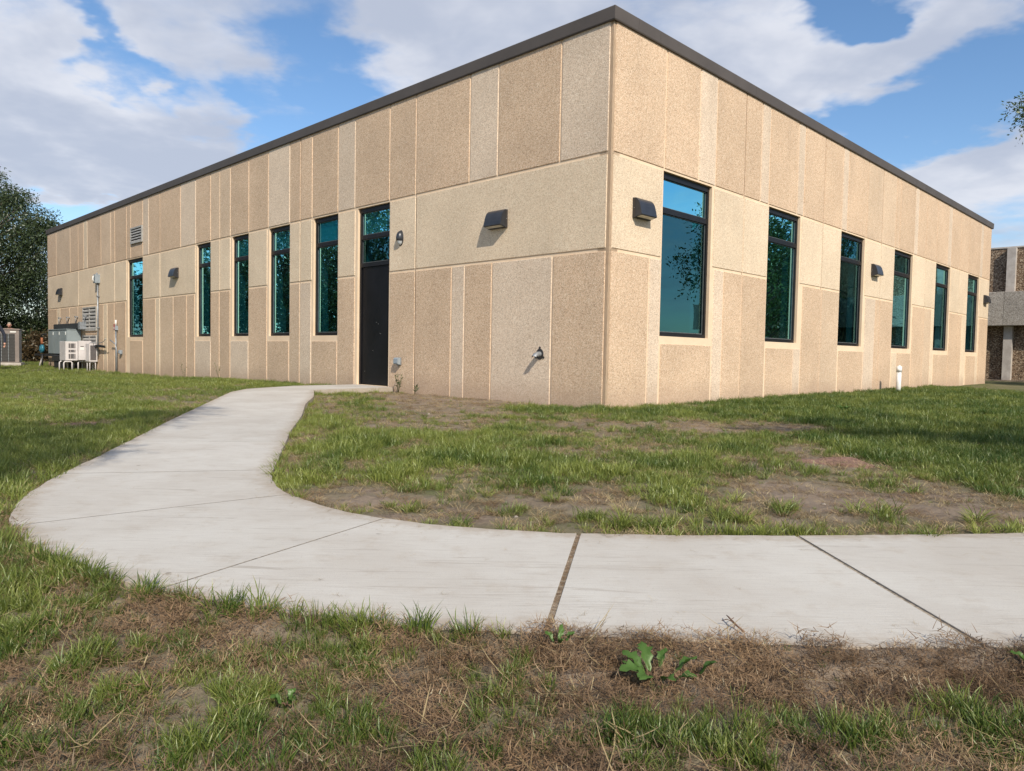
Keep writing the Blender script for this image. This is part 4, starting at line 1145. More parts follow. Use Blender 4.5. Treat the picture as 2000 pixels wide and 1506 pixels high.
kind_coll('clump', [tuft_mesh('clump_%d' % i, 'grass_green', 46, 0.030, 0.05, 0.115, 0.0042, 0.55, 0.9, 200 + i, 5) for i in range(3)])
kind_coll('lawn_green', [tuft_mesh('lawn_green_%d' % i, 'grass_green', 22, 0.040, 0.035, 0.100, 0.0042, 0.28, 0.8, 300 + i, 3) for i in range(5)])
kind_coll('dry', [tuft_mesh('dry_%d' % i, 'grass_dry', 22, 0.045, 0.03, 0.085, 0.0026, 1.0, 0.7, 400 + i, 3) for i in range(4)])
kind_coll('strand', [tuft_mesh('strand_%d' % i, 'grass_dry', 7, 0.05, 0.04, 0.11, 0.0022, 1.4, 0.1, 450 + i, 3, True) for i in range(5)])
kind_coll('thatch', [tuft_mesh('thatch_%d' % i, 'thatch_brown', 64, 0.05, 0.008, 0.034, 0.0016, 1.3, 0.1, 500 + i, 2, True) for i in range(5)])

def gn_group(coll):
    g = bpy.data.node_groups.new('scatter_' + coll.name, 'GeometryNodeTree')
    g.interface.new_socket('Geometry', in_out='INPUT', socket_type='NodeSocketGeometry')
    g.interface.new_socket('Geometry', in_out='OUTPUT', socket_type='NodeSocketGeometry')
    ni = g.nodes.new('NodeGroupInput'); no = g.nodes.new('NodeGroupOutput')
    ci = g.nodes.new('GeometryNodeCollectionInfo'); ci.inputs['Collection'].default_value = coll
    ci.inputs['Separate Children'].default_value = True; ci.inputs['Reset Children'].default_value = True
    ip = g.nodes.new('GeometryNodeInstanceOnPoints'); ip.inputs['Pick Instance'].default_value = True
    def attr(nm, t):
        a = g.nodes.new('GeometryNodeInputNamedAttribute'); a.data_type = t; a.inputs['Name'].default_value = nm
        return [o for o in a.outputs if o.enabled and o.name == 'Attribute'][0]
    m2p = g.nodes.new('GeometryNodeMeshToPoints')
    g.links.new(ni.outputs[0], m2p.inputs['Mesh']); g.links.new(m2p.outputs[0], ip.inputs['Points'])
    g.links.new(ci.outputs[0], ip.inputs['Instance'])
    g.links.new(attr('pick', 'INT'), ip.inputs['Instance Index'])
    e2r = g.nodes.new('FunctionNodeEulerToRotation'); g.links.new(attr('rot', 'FLOAT_VECTOR'), e2r.inputs[0]); g.links.new(e2r.outputs[0], ip.inputs['Rotation'])
    g.links.new(attr('scl', 'FLOAT_VECTOR'), ip.inputs['Scale'])
    g.links.new(ip.outputs[0], no.inputs[0])
    return g
GNG = {k: gn_group(c) for k, c in kinds.items()}
def scatter(name, kind, x, y, scl, tint, label, z=None, tilt=0.12, cat='grass'):
    n = len(x)
    me = bpy.data.meshes.new(name)
    if z is None: z = gz(x, y) - 0.003
    me.vertices.add(n); me.vertices.foreach_set('co', np.c_[x, y, z].astype(np.float32).ravel())
    rot = np.c_[RNG.normal(0, tilt, n), RNG.normal(0, tilt, n), RNG.random(n) * 6.283].astype(np.float32)
    me.attributes.new('rot', 'FLOAT_VECTOR', 'POINT').data.foreach_set('vector', rot.ravel())
    scl = np.asarray(scl, np.float32); sv = np.c_[scl, scl, scl * (0.85 + 0.3 * RNG.random(n))].astype(np.float32) if scl.ndim == 1 else scl
    me.attributes.new('scl', 'FLOAT_VECTOR', 'POINT').data.foreach_set('vector', sv.ravel())
    me.attributes.new('pick', 'INT', 'POINT').data.foreach_set('value', RNG.integers(0, 60, n).astype(np.int32))
    me.attributes.new('tint', 'FLOAT', 'POINT').data.foreach_set('value', np.asarray(tint, np.float32))
    o = link(name, me); md = o.modifiers.new('scatter', 'NODES'); md.node_group = GNG[kind]
    tag(o, label, cat, None, 'stuff')
    return o
def candidates(x0, x1, y0, y1, dens):
    n = int((x1 - x0) * (y1 - y0) * dens)
    x = x0 + (x1 - x0) * RNG.random(n); y = y0 + (y1 - y0) * RNG.random(n)
    ang = np.abs(x) < 0.80 * y + 0.7                # roughly what any camera near here can see
    x, y = x[ang], y[ang]
    s, r = sr(x, y)
    out = ~((s > -0.02) & (r > -0.02) & (s < 29.8) & (r < 21.95))
    x, y = x[out], y[out]
    k = (np.abs(x) < 5) & (y < 16)
    ins = np.zeros(x.shape, bool); dd = np.full(x.shape, 9.0)
    ins[k] = in_poly(x[k], y[k], PATH_POLY); dd[k] = poly_dist(x[k], y[k], PATH_POLY)
    dd = np.where(ins, -dd, dd)
    return x, y, dd
def wob(x, y, sc, seed): return fbm(x * sc, y * sc, 3, seed)

# foreground strip in front of the walk
x, y, d = candidates(-2.6, 2.2, 0.9, 3.2, 2400)
k = (d > 0.004) & (y < 1.95 + 0.9 * np.clip(-x - 0.2, 0, 2)) ; x, y, d = x[k], y[k], d[k]
g = green_density(x, y)
k = RNG.random(len(x)) < np.clip((g - 0.26) * 1.35, 0.02, 1)
sc = (0.30 + 0.90 * wob(x, y, 6, 31)) * (0.65 + 0.6 * RNG.random(len(x))) * (0.50 + 0.68 * g)
scatter('grass', 'near_green', x[k], y[k], sc[k], np.clip(wob(x, y, 5, 32)[k] * 1.1 - 0.28 + RNG.normal(0, .16, k.sum()), 0, 1), 'short green grass growing in clumps in front of the walk')
k = RNG.random(len(x)) < 0.50
thk = np.clip(1.15 - 1.2 * g[k], 0.15, 1)
k2 = np.where(k)[0][RNG.random(k.sum()) < thk]
strip = np.exp(-((g[k2]) / 0.3) ** 2)
scatter('thatch', 'thatch', x[k2], y[k2], 0.7 + 0.6 * RNG.random(len(k2)), np.clip(wob(x, y, 4, 33)[k2] * 1.3 - 0.25, 0, 1), 'brown cut thatch lying along the near edge of the walk', z=gz(x[k2], y[k2]) + strip * 0.022 * wob(x, y, 14, 61)[k2] * RNG.random(len(k2)), tilt=0.3, cat='thatch')
k = RNG.random(len(x)) < 0.028 * (1.3 - g)
scatter('straw', 'strand', x[k], y[k], 0.6 + 0.7 * RNG.random(k.sum()), RNG.random(k.sum()), 'loose dry straw strands lying on the soil near the walk', z=gz(x[k], y[k]) + 0.004, tilt=0.15, cat='straw')

kk = RNG.random(len(x)) < 0.09 * np.exp(-((g - 0.5) / 0.25) ** 2) + 0.004
scatter('straw', 'dry', x[kk], y[kk], 0.35 + 0.35 * RNG.random(kk.sum()), RNG.random(kk.sum()), 'dry bleached tufts mixed into the short grass in front of the walk', tilt=0.15, cat='straw')
n_ = 46; q_ = RNG.random(n_); ex = -1.55 + 1.6 * q_
ey = np.interp(ex, OUTX := np.array([p[0] for p in OUT[10:23]]), np.array([p[1] for p in OUT[10:23]])) - 0.02 - 0.05 * RNG.random(n_)
scatter('grass', 'near_green', ex, ey, 0.9 + 0.6 * RNG.random(n_), np.clip(0.2 + RNG.normal(0, .15, n_), 0, 1), 'longer grass blades leaning over the near edge of the walk', tilt=0.25)
# lawn between walk and building, and right of it
x, y, d = candidates(-4.0, 13.0, 2.9, 22.0, 620)
k = (d > 0.0) & (x > inner_x(y) - 0.1); x, y, d = x[k], y[k], d[k]
dist = np.hypot(x, y); g = green_density(x, y)
edge_b = np.exp(-(d / 0.10) ** 2) * 0.04
pr = np.clip((g - 0.30 + edge_b) * 1.3, 0.02, 1) * np.clip(6.5 / dist, 0.30, 1)
k = RNG.random(len(x)) < pr
s_, r_ = sr(x, y)
sc = (0.25 + 1.0 * wob(x, y, 3.5, 41)) * (0.7 + 0.6 * RNG.random(len(x))) * (0.35 + 0.85 * g) * np.where(dist > 8, 1.15, 1.0)
ti = np.clip(wob(x, y, 2.2, 42) * 1.6 - 0.25 - 0.30 * (x > 2.6) + RNG.normal(0, .20, len(x)) + 0.35 * np.exp(-(d / 0.25) ** 2), 0, 1)
scatter('grass', 'lawn_green', x[k], y[k], sc[k], ti[k], 'patchy green lawn between the walk and the building')
kc = (RNG.random(len(x)) < 0.020 * np.clip(g * 1.6, 0, 1) + 0.014 * np.exp(-(d / 0.14) ** 2)) & (dist < 9)
scatter('grass', 'clump', x[kc], y[kc], (0.5 + 0.5 * RNG.random(kc.sum())), np.clip(0.55 + RNG.normal(0, .25, kc.sum()), 0, 1), 'coarse yellow-green clumps of crabgrass at the walk edge', tilt=0.05)
kd = RNG.random(len(x)) < np.clip(0.16 + 0.34 * np.exp(-((g - 0.45) / 0.2) ** 2), 0, 1) * np.clip(6 / dist, 0.2, 1)
scatter('straw', 'dry', x[kd], y[kd], 0.5 + 0.5 * RNG.random(kd.sum()), np.clip(RNG.random(kd.sum()) * wob(x, y, 3, 44)[kd] * 1.8, 0, 1), 'dry straw-coloured grass scattered through the patchy lawn', tilt=0.1, cat='straw')
kd = RNG.random(len(x)) < 0.16 * np.clip(5 / dist, 0.15, 1)
scatter('thatch', 'thatch', x[kd], y[kd], 0.6 + 0.7 * RNG.random(kd.sum()), RNG.random(kd.sum()) * 0.9, 'fine dead thatch over the bare soil of the patchy lawn', tilt=0.1, cat='thatch')
# a few set clumps near the inner edge of the walk
P = np.array([(1.73, 3.42), (1.66, 3.5), (1.84, 3.5), (1.33, 3.56), (1.30, 3.46), (0.99, 3.40), (2.14, 3.36), (2.2, 3.42), (.36, 3.30), (-.47, 3.40), (.22, 3.72), (2.82, 4.2), (2.76, 4.35), (1.05, 3.28), (.62, 3.14), (.70, 3.2), (.5, 3.18), (-1.62, 5.45), (-1.55, 4.95), (-1.36, 4.2)])
scatter('grass', 'clump', P[:, 0], P[:, 1], 0.9 + 0.35 * RNG.random(len(P)), 0.3 + 0.6 * RNG.random(len(P)), 'bigger green tufts standing on bare soil beyond the walk', tilt=0.05)

# left lawn
xs, ys, ds = [], [], []
for (a, b, c, e, dn) in ((-9, -1.2, 2.2, 10, 560), (-24, -2.2, 10, 20, 170), (-42, -8, 20, 60, 34)):
    x, y, d = candidates(a, b, c, e, dn)
    k = (d > 0.0) & (x < inner_x(y) - 0.2); xs.append(x[k]); ys.append(y[k]); ds.append(d[k])
x, y, d = map(np.concatenate, (xs, ys, ds)); dist = np.hypot(x, y); g = green_density(x, y)
k = RNG.random(len(x)) < np.clip((g - 0.30) * 1.6, 0.0, 1) * (1 - 0.5 * np.exp(-(d / 0.12) ** 2))
sc = (0.50 + 0.65 * wob(x, y, 2.2, 51)) * (0.8 + 0.4 * RNG.random(len(x))) * (0.65 + 0.45 * g) * (1 + 0.35 * sstep(dist, 10, 25))
ti = np.clip(wob(x, y, 0.9, 52) * 1.0 + wob(x, y, 4, 53) * 0.5 - 0.14 + RNG.normal(0, .13, len(x)), 0, 1)
scatter('grass', 'lawn_green', x[k], y[k], sc[k], ti[k], 'mown green lawn spreading away beyond the far side of the walk')
kd = RNG.random(len(x)) < np.clip(0.12 + 0.34 * np.exp(-((g - 0.5) / 0.2) ** 2) + 0.25 * np.exp(-(d / 0.15) ** 2), 0, 1)
scatter('straw', 'dry', x[kd], y[kd], 0.6 + 0.6 * RNG.random(kd.sum()), np.clip(RNG.random(kd.sum()) * 1.1, 0, 1), 'dry mown clippings lying on the lawn beyond the walk', tilt=0.1, cat='straw')

n_ = 900
i_ = RNG.integers(0, len(PATH_POLY), n_); t_ = RNG.random(n_)[:, None]
pp = PATH_POLY[i_ - 1] * (1 - t_) + PATH_POLY[i_] * t_ + RNG.normal(0, .10, (n_, 2))
pp = np.vstack([pp, np.c_[RNG.uniform(-3, 2.5, 160), RNG.uniform(1.9, 7, 160)]])
kk = in_poly(pp[:, 0], pp[:, 1], PATH_POLY); pp = pp[kk]
scatter('clippings', 'strand', pp[:, 0], pp[:, 1], 0.10 + 0.22 * RNG.random(len(pp)), RNG.random(len(pp)), 'small dry clippings blown onto the concrete walk', z=path_z(pp[:, 0], pp[:, 1]) + 0.0005, tilt=0.0, cat='straw')
# straw packed in the wide joint of the walk
t_ = RNG.random(260); jx = 0.28 * (1 - t_) + 0.10 * t_ + RNG.normal(0, .003, 260); jy = 2.93 * (1 - t_) + 1.88 * t_
o = scatter('joint_straw', 'thatch', jx, jy, np.full(260, 0.20), 0.3 + 0.7 * RNG.random(260), 'straw and grit packed in the wide joint of the walk', z=np.full(260, -0.006), tilt=0.1, cat='straw')

# ------------------------------------------------------------------ trees
def tubes_np(segs, seg=6):
    """segs: list of (points, radii)"""
    vs, fs = [], []
    for pts, rad in segs:
        pts = np.array(pts, float); n = len(pts); base = len(vs)
        for i in range(n):
            d = pts[min(i + 1, n - 1)] - pts[max(i - 1, 0)]; d /= np.linalg.norm(d) + 1e-9
            a = np.array([0, 0, 1.0]) if abs(d[2]) < 0.9 else np.array([1.0, 0, 0])
            u = np.cross(d, a); u /= np.linalg.norm(u); v = np.cross(d, u)
            for k in range(seg):
                an = 2 * math.pi * k / seg
                vs.append(pts[i] + rad[i] * (math.cos(an) * u + math.sin(an) * v))
        for i in range(n - 1):
            for k in range(seg): fs.append((base + i * seg + k, base + i * seg + (k + 1) % seg, base + (i + 1) * seg + (k + 1) % seg, base + (i + 1) * seg + k))
    return vs, fs
def leaf_cloud(centres, radii, nleaf, size, rg, droop=0.5, sprig=7, elong=2.4):
    """leaves strung along short drooping sprigs inside clump volumes"""
    C_, Nn = [], []
    for c, r, n in zip(centres, radii, nleaf):
        ns = max(1, n // sprig)
        v = rg.normal(size=(ns, 3)); v /= np.linalg.norm(v, axis=1)[:, None]
        st = c + v * (r * (rg.random(ns) ** 0.45))[:, None] * np.array([1, 1, 0.75])
        dr = v * 0.7 + rg.normal(size=(ns, 3)) * 0.5 + np.array([0, 0, -droop]); dr /= np.linalg.norm(dr, axis=1)[:, None]
        for k in range(sprig):
            p_ = st + dr * (size * 0.75 * k) + np.array([0, 0, -droop * 0.09 * size * k * k]) + rg.normal(size=(ns, 3)) * size * 0.28
            C_.append(p_); Nn.append(dr)
    P_ = np.vstack(C_); D = np.vstack(Nn); n = len(P_)
    ax = D + rg.normal(size=(n, 3)) * 0.7; ax /= np.linalg.norm(ax, axis=1)[:, None]
    o = rg.normal(size=(n, 3)); sdw = np.cross(ax, o); sdw /= np.linalg.norm(sdw, axis=1)[:, None] + 1e-9
    L = size * (0.7 + 0.6 * rg.random(n)); W_ = L / elong
    a = P_ - ax * L[:, None] * 0.5; b = P_ + sdw * W_[:, None] * 0.5; c = P_ + ax * L[:, None] * 0.5; d = P_ - sdw * W_[:, None] * 0.5
    vs = np.stack([a, b, c, d], 1).reshape(-1, 3)
    fs = np.arange(4 * n).reshape(n, 4)
    return vs, fs, np.repeat(rg.random(n), 4)
def tree(name, label, base, trunk_top, trunk_r, centres, radii, nleaf, size, m, seed, droop=0.5, cat='tree', group=None, elong=2.4, fine=None):
    rg = np.random.default_rng(seed)
    base = np.array(base, float); top = np.array(trunk_top, float)
    t = empty(name, tuple(base)); tag(t, label, cat, group)
    ax = top - base
    n = 8; pts = [base + ax * (i / (n - 1)) + np.r_[rg.normal(0, .03 * np.linalg.norm(ax) * (0 < i < n - 1), 2) * 0.4, 0] for i in range(n)]
    pts[0] = pts[0] - np.array([0, 0, 0.3])
    vs, fs = tubes_np([(pts, [trunk_r * (1.25 if i == 0 else 1 - 0.75 * i / (n - 1)) for i in range(n)])], 10)
    me = make_mesh('trunk', np.array(vs) - base, fs, 'bark', smooth=True); link('trunk', me, t)
    segs = []
    for c, r in zip(centres, radii):
        c = np.array(c, float)
        f = np.clip((c[2] - base[2]) / (top[2] - base[2] + 1e-6) * 0.75 - 0.12, 0.22, 0.98)
        st = base + ax * f
        mid = st * 0.45 + c * 0.55 + np.array([0, 0, 0.12 * np.linalg.norm(c - st)])
        P_ = [((1 - u) ** 2) * st + 2 * u * (1 - u) * mid + u * u * c for u in np.linspace(0, 1, 6)]
        r0 = trunk_r * 0.38 * (1 - 0.5 * f)
        segs.append((P_, [r0 * (1 - 0.82 * u) for u in np.linspace(0, 1, 6)]))
        for q in range(4):
            e = c + rg.normal(size=3) * r * 0.55
            s0 = P_[4]; mm = (s0 + e) / 2 + np.array([0, 0, 0.08 * r])
            segs.append(([s0, mm, e], [r0 * 0.3, r0 * 0.2, r0 * 0.06]))
    vs, fs = tubes_np(segs, 5)
    link('branch', make_mesh('branch', np.array(vs) - base, fs, 'bark', smooth=True), t)
    vs, fs, sd_ = leaf_cloud([np.array(c, float) for c in centres], radii, nleaf, size, rg, droop, elong=elong)
    if fine:
        v2, f2, s2 = leaf_cloud([np.array(q[0], float) for q in fine], [q[1] for q in fine], [q[2] for q in fine], fine[0][3], rg, 0.35, elong=2.6)
        fs = np.vstack([fs, f2 + len(vs)]); vs = np.vstack([vs, v2]); sd_ = np.r_[sd_, s2]
        tw = []
        for q in fine:
            c_ = np.array(q[0], float); root = np.array([5.0, 3.9, 3.2])
            st = c_ + (root - c_) * 0.25
            for _ in range(5):
                e = c_ + rg.normal(size=3) * q[1] * 0.5
                tw.append(([st, (st + e) / 2 + np.array([0, 0, .02]), e], [0.006, 0.004, 0.0015]))
            tw.append(([root, (root + st) / 2 + np.array([0, 0, .1]), st], [0.02, 0.012, 0.006]))
        v3, f3 = tubes_np(tw, 5); link('twigs', make_mesh('twigs', np.array(v3) - base, f3, 'bark', smooth=True), t)
    me = make_mesh('crown', vs - base, fs, m)
    me.attributes.new('seed', 'FLOAT', 'POINT').data.foreach_set('value', sd_.astype(np.float32))
    link('crown', me, t)
    return t
def crown_pts(c, r, n, cr, seed, shell=0.6):
    rg = np.random.default_rng(seed); out, rr = [], []
    for i in range(n):
        v = rg.normal(size=3); v /= np.linalg.norm(v)
        q = shell + (1 - shell) * rg.random()
        out.append(np.array(c) + v * np.array(r) * q); rr.append(cr * (0.6 + 0.7 * rg.random()))
    return out, rr

# big dark tree at the far left
c1, r1 = crown_pts((-29.2, 38.0, 6.0), (5.0, 4.5, 3.7), 62, 1.05, 61, 0.55)
c1 += [np.array(v) for v in ((-24.6, 37.6, 6.5), (-24.0, 37.6, 7.1), (-25.2, 37.8, 5.2), (-24.2, 37.4, 4.7), (-26.2, 37.8, 3.2), (-27.2, 37.6, 9.3), (-28.4, 37.6, 9.9), (-25.3, 37.5, 8.2), (-23.7, 37.5, 6.7))]; r1 += [0.8, 0.7, .8, .7, .9, .7, .7, .7, .5]
tree('elm_tree', 'tall dark feathery tree at the far end beyond the tan condenser', (-29.5, 38.2, -0.2), (-29.2, 38, 7.5), 0.35, c1, r1, [1500] * len(c1), 0.165, 'leaf_dark', 62, 0.8, elong=3.4)
# open airy trees behind
for i, (bx, by, h, w, sd_, lab) in enumerate(((-31.5, 50.0, 5.6, 3.0, 63, 'open airy tree partly hidden behind the tall dark tree'), (-28.0, 49.0, 3.9, 1.9, 65, 'small airy tree seen between the dark tree and the building end'))):
    c2, r2 = crown_pts((bx, by, h * 0.66), (w * .7, w * .7, h * 0.36), 24, 0.75, sd_, 0.3)
    tree('airy_tree', lab, (bx, by, -0.2), (bx, by, h * 0.8), 0.14, c2, r2, [130] * len(c2), 0.24, 'leaf_dark', sd_ + 1, 0.5)
# shrubs
for i, (bx, by, h, w, m, lab) in enumerate(((-27.6, 41.0, 3.0, 1.5, 'leaf_dark', 'rounded dark shrub just right of the tan condenser'), (-25.4, 39.6, 2.4, 1.4, 'leaf_dark', 'dark green shrub between the condenser and the grey cabinet'), (-24.6, 38.6, 1.1, 0.7, 'leaf_russet', 'low russet shrub behind the teal regulator'), (-23.9, 41.0, 3.0, 1.5, 'leaf_dark', 'dark shrub touching the building end behind the grey cabinet'), (-31.8, 42.5, 3.6, 2.3, 'leaf_dark', 'broad dark shrub behind the tan condenser'), (-36.5, 44.5, 2.6, 2.6, 'leaf_dark', 'far dark shrub beyond the standing person'))):
    c2, r2 = crown_pts((bx, by, h * 0.5), (w, w * .8, h * 0.45), 22, 0.5, 80 + i, 0.3)
    tree('shrub', lab, (bx, by, -0.2), (bx, by, h * 0.7), 0.06, c2, r2, [520] * len(c2), 0.15, m, 90 + i, 0.2, 'shrub', 'shrubs along the far boundary')

# honey locust standing just off to the right; its outermost twigs reach into view
c3, r3 = crown_pts((6.9, 2.0, 4.2), (2.1, 2.0, 1.5), 26, 0.62, 71, 0.4)
ext = [((4.05, 4.8, 2.7), .3), ((4.5, 4.4, 3.0), .45), ((5.0, 3.9, 3.2), .5)]
fine = [((3.46, 5.10, 2.46), .065, 330, 0.024), ((3.54, 5.08, 2.43), .085, 520, 0.024), ((3.55, 5.10, 2.53), .065, 330, 0.024), ((3.64, 5.1, 2.47), .085, 520, 0.024), ((3.62, 5.20, 2.24), .035, 40, 0.026), ((3.85, 5.0, 2.5), .14, 500, 0.026)]
nl = [640] * len(c3) + [260, 500, 600]
tree('locust_tree', 'tree whose leafy branch tip hangs into the top right corner of the view', (7.5, 1.2, -0.1), (7.1, 1.8, 4.4), 0.13, c3 + [np.array(e[0]) for e in ext], r3 + [e[1] for e in ext], nl, 0.065, 'leaf_mid', 72, 0.5, elong=2.2, fine=fine)
# tree behind the camera: its crown shades the lawn left of the walk
S_ = np.array(SUN)
c4, r4 = [], []
rg = np.random.default_rng(75)
for (gx_, gy_, zz, rr) in ((-3.35, 4.2, 5.0, .5), (-3.2, 5.0, 5.2, .6), (-3.55, 5.9, 5.6, .55), (-4.4, 5.4, 5.0, .6), (-4.6, 4.3, 5.4, .7), (-3.5, 7.0, 6.0, .5), (-4.9, 3.2, 5.8, .7), (-3.6, 8.0, 6.4, .45), (-2.85, 4.35, 4.6, .22), (-2.55, 4.95, 4.8, .16), (-2.75, 3.95, 4.4, .16), (-3.3, 3.4, 4.8, .5), (-3.6, 8.6, 6.8, .3), (-5.6, 4.6, 6.2, .7), (-5.5, 2.6, 5.2, .8), (-6.3, 3.4, 6.0, .8), (-4.5, 6.5, 6.4, .4)):
    gx_ -= 0.20 if rr > .25 else 0.22
    t_ = zz / S_[2]; c4.append(np.array([gx_, gy_, 0]) + S_ * t_); r4.append(rr)
tree('locust_tree', 'tree behind the viewer whose leafy shade falls on the lawn beyond the walk', (-3.9, -2.6, -0.1), (-2.9, -0.9, 5.6), 0.16, c4, r4, [int(3600 * r_ ** 1.6) + 60 for r_ in r4], 0.07, 'leaf_mid', 76, 0.4)
# trees off to the right that the windows mirror
for i, (bx, by, h, w, lab) in enumerate(((22.0, 19.4, 8.2, 2.9, 'loose-crowned tree off to the right mirrored in the corner window'), (31.0, 27.5, 9.5, 3.6, 'taller tree off to the right mirrored in the middle windows'), (25.0, 21.5, 6.4, 2.6, 'tree by the old building casting dappled shade on its band'))):
    c2, r2 = crown_pts((bx, by, h * 0.62), (w, w, h * 0.34), 34, 0.8, 110 + i, 0.35)
    tree('ash_tree', lab, (bx, by, -0.1), (bx, by, h * 0.75), 0.18, c2, r2, [420] * len(c2), 0.15, 'leaf_mid', 120 + i, 0.4)
for i, (bx, by, h, w, lab) in enumerate(((-21.8, 20.5, 5.2, 2.3, 'unseen rounded bush added under the mirrored maples to darken the low panes'), (-26.0, 26.0, 5.6, 2.5, 'unseen wide dark bush added beyond the round bush to darken the low panes'), (-30.5, 31.5, 5.4, 2.6, 'unseen dark bush added farthest along the lawn edge to darken the low panes'))):  # bushes added out of view so the long wall's lower panes mirror dark
    c2, r2 = crown_pts((bx, by, h * 0.48), (w, w, h * 0.44), 40, 0.7, 160 + i, 0.35)
    tree('shrub', lab, (bx, by, -0.2), (bx, by, h * 0.6), 0.1, c2, r2, [330] * len(c2), 0.17, 'leaf_dark', 170 + i, 0.2, 'shrub')
# trees off to the left mirrored in the long wall's windows
for i, (bx, by, h, w, lab) in enumerate(((-19.0, 18.0, 8.6, 3.2, 'leafy tree off to the left mirrored in the door glass'), (-23.5, 22.6, 8.8, 3.3, 'leafy tree farther off to the left mirrored in the narrow windows'), (-29.5, 28.5, 8.5, 3.4, 'far tree off to the left beyond the lawn'))):
    c2, r2 = crown_pts((bx, by, h * 0.6), (w, w, h * 0.36), 40, 0.85, 130 + i, 0.4)
    tree('maple_tree', lab, (bx, by, -0.1), (bx, by, h * 0.75), 0.2, c2, r2, [330] * len(c2), 0.17, 'leaf_dark', 140 + i, 0.4)

# ------------------------------------------------------------------ condenser at the far left with two people
def condenser():
    org = Vector((-21.05, 30.3, -0.09))
    t = empty('condensing_unit', org); tag(t, 'large tan rooftop-style condenser with grey coil face standing on the grass', 'air conditioner')
    cr, sr_ = math.cos(R(27)), math.sin(R(27))
    T2 = lambda x, y, z: (0.72 + (x - 0.72) * cr - y * sr_, (x - 0.72) * sr_ + y * cr, z)
    mb = MB(); mb.box((-1.15, 0.0, 0.06), (0.72, 0.8, 1.40), 'tan_metal', T2, bev=0.02); b_ = mb.build('body', t)
    mb = MB(); mb.box((-1.18, -0.03, 1.402), (0.75, 0.83, 1.45), 'tan_metal', T2); mb.build('lid', t)
    mb = MB(); mb.box((-1.10, -0.012, 0.10), (0.58, -0.001, 1.24), 'coil_grey', T2)
    for k in range(28): mb.box((-1.09 + k * 0.06, -0.022, 0.10), (-1.075 + k * 0.06, -0.0125, 1.24), 'galvanised' if k % 4 == 0 else 'coil_grey', T2)
    for k in range(9): mb.box((-1.10, -0.026, 0.16 + k * 0.125), (0.58, -0.0225, 0.17 + k * 0.125), 'coil_grey', T2)
    mb.build('coil_grille', b_)
    mb = MB(); mb.box((0.42, -0.020, 1.29), (0.62, -0.001, 1.345), 'label_white', T2); mb.build('label_plate', t)
    mb = MB(); mb.box((-1.3, -0.15, -0.1), (0.80, 0.9, 0.055), 'old_concrete', T2, bev=0.01); mb.build('pad', t)
condenser()

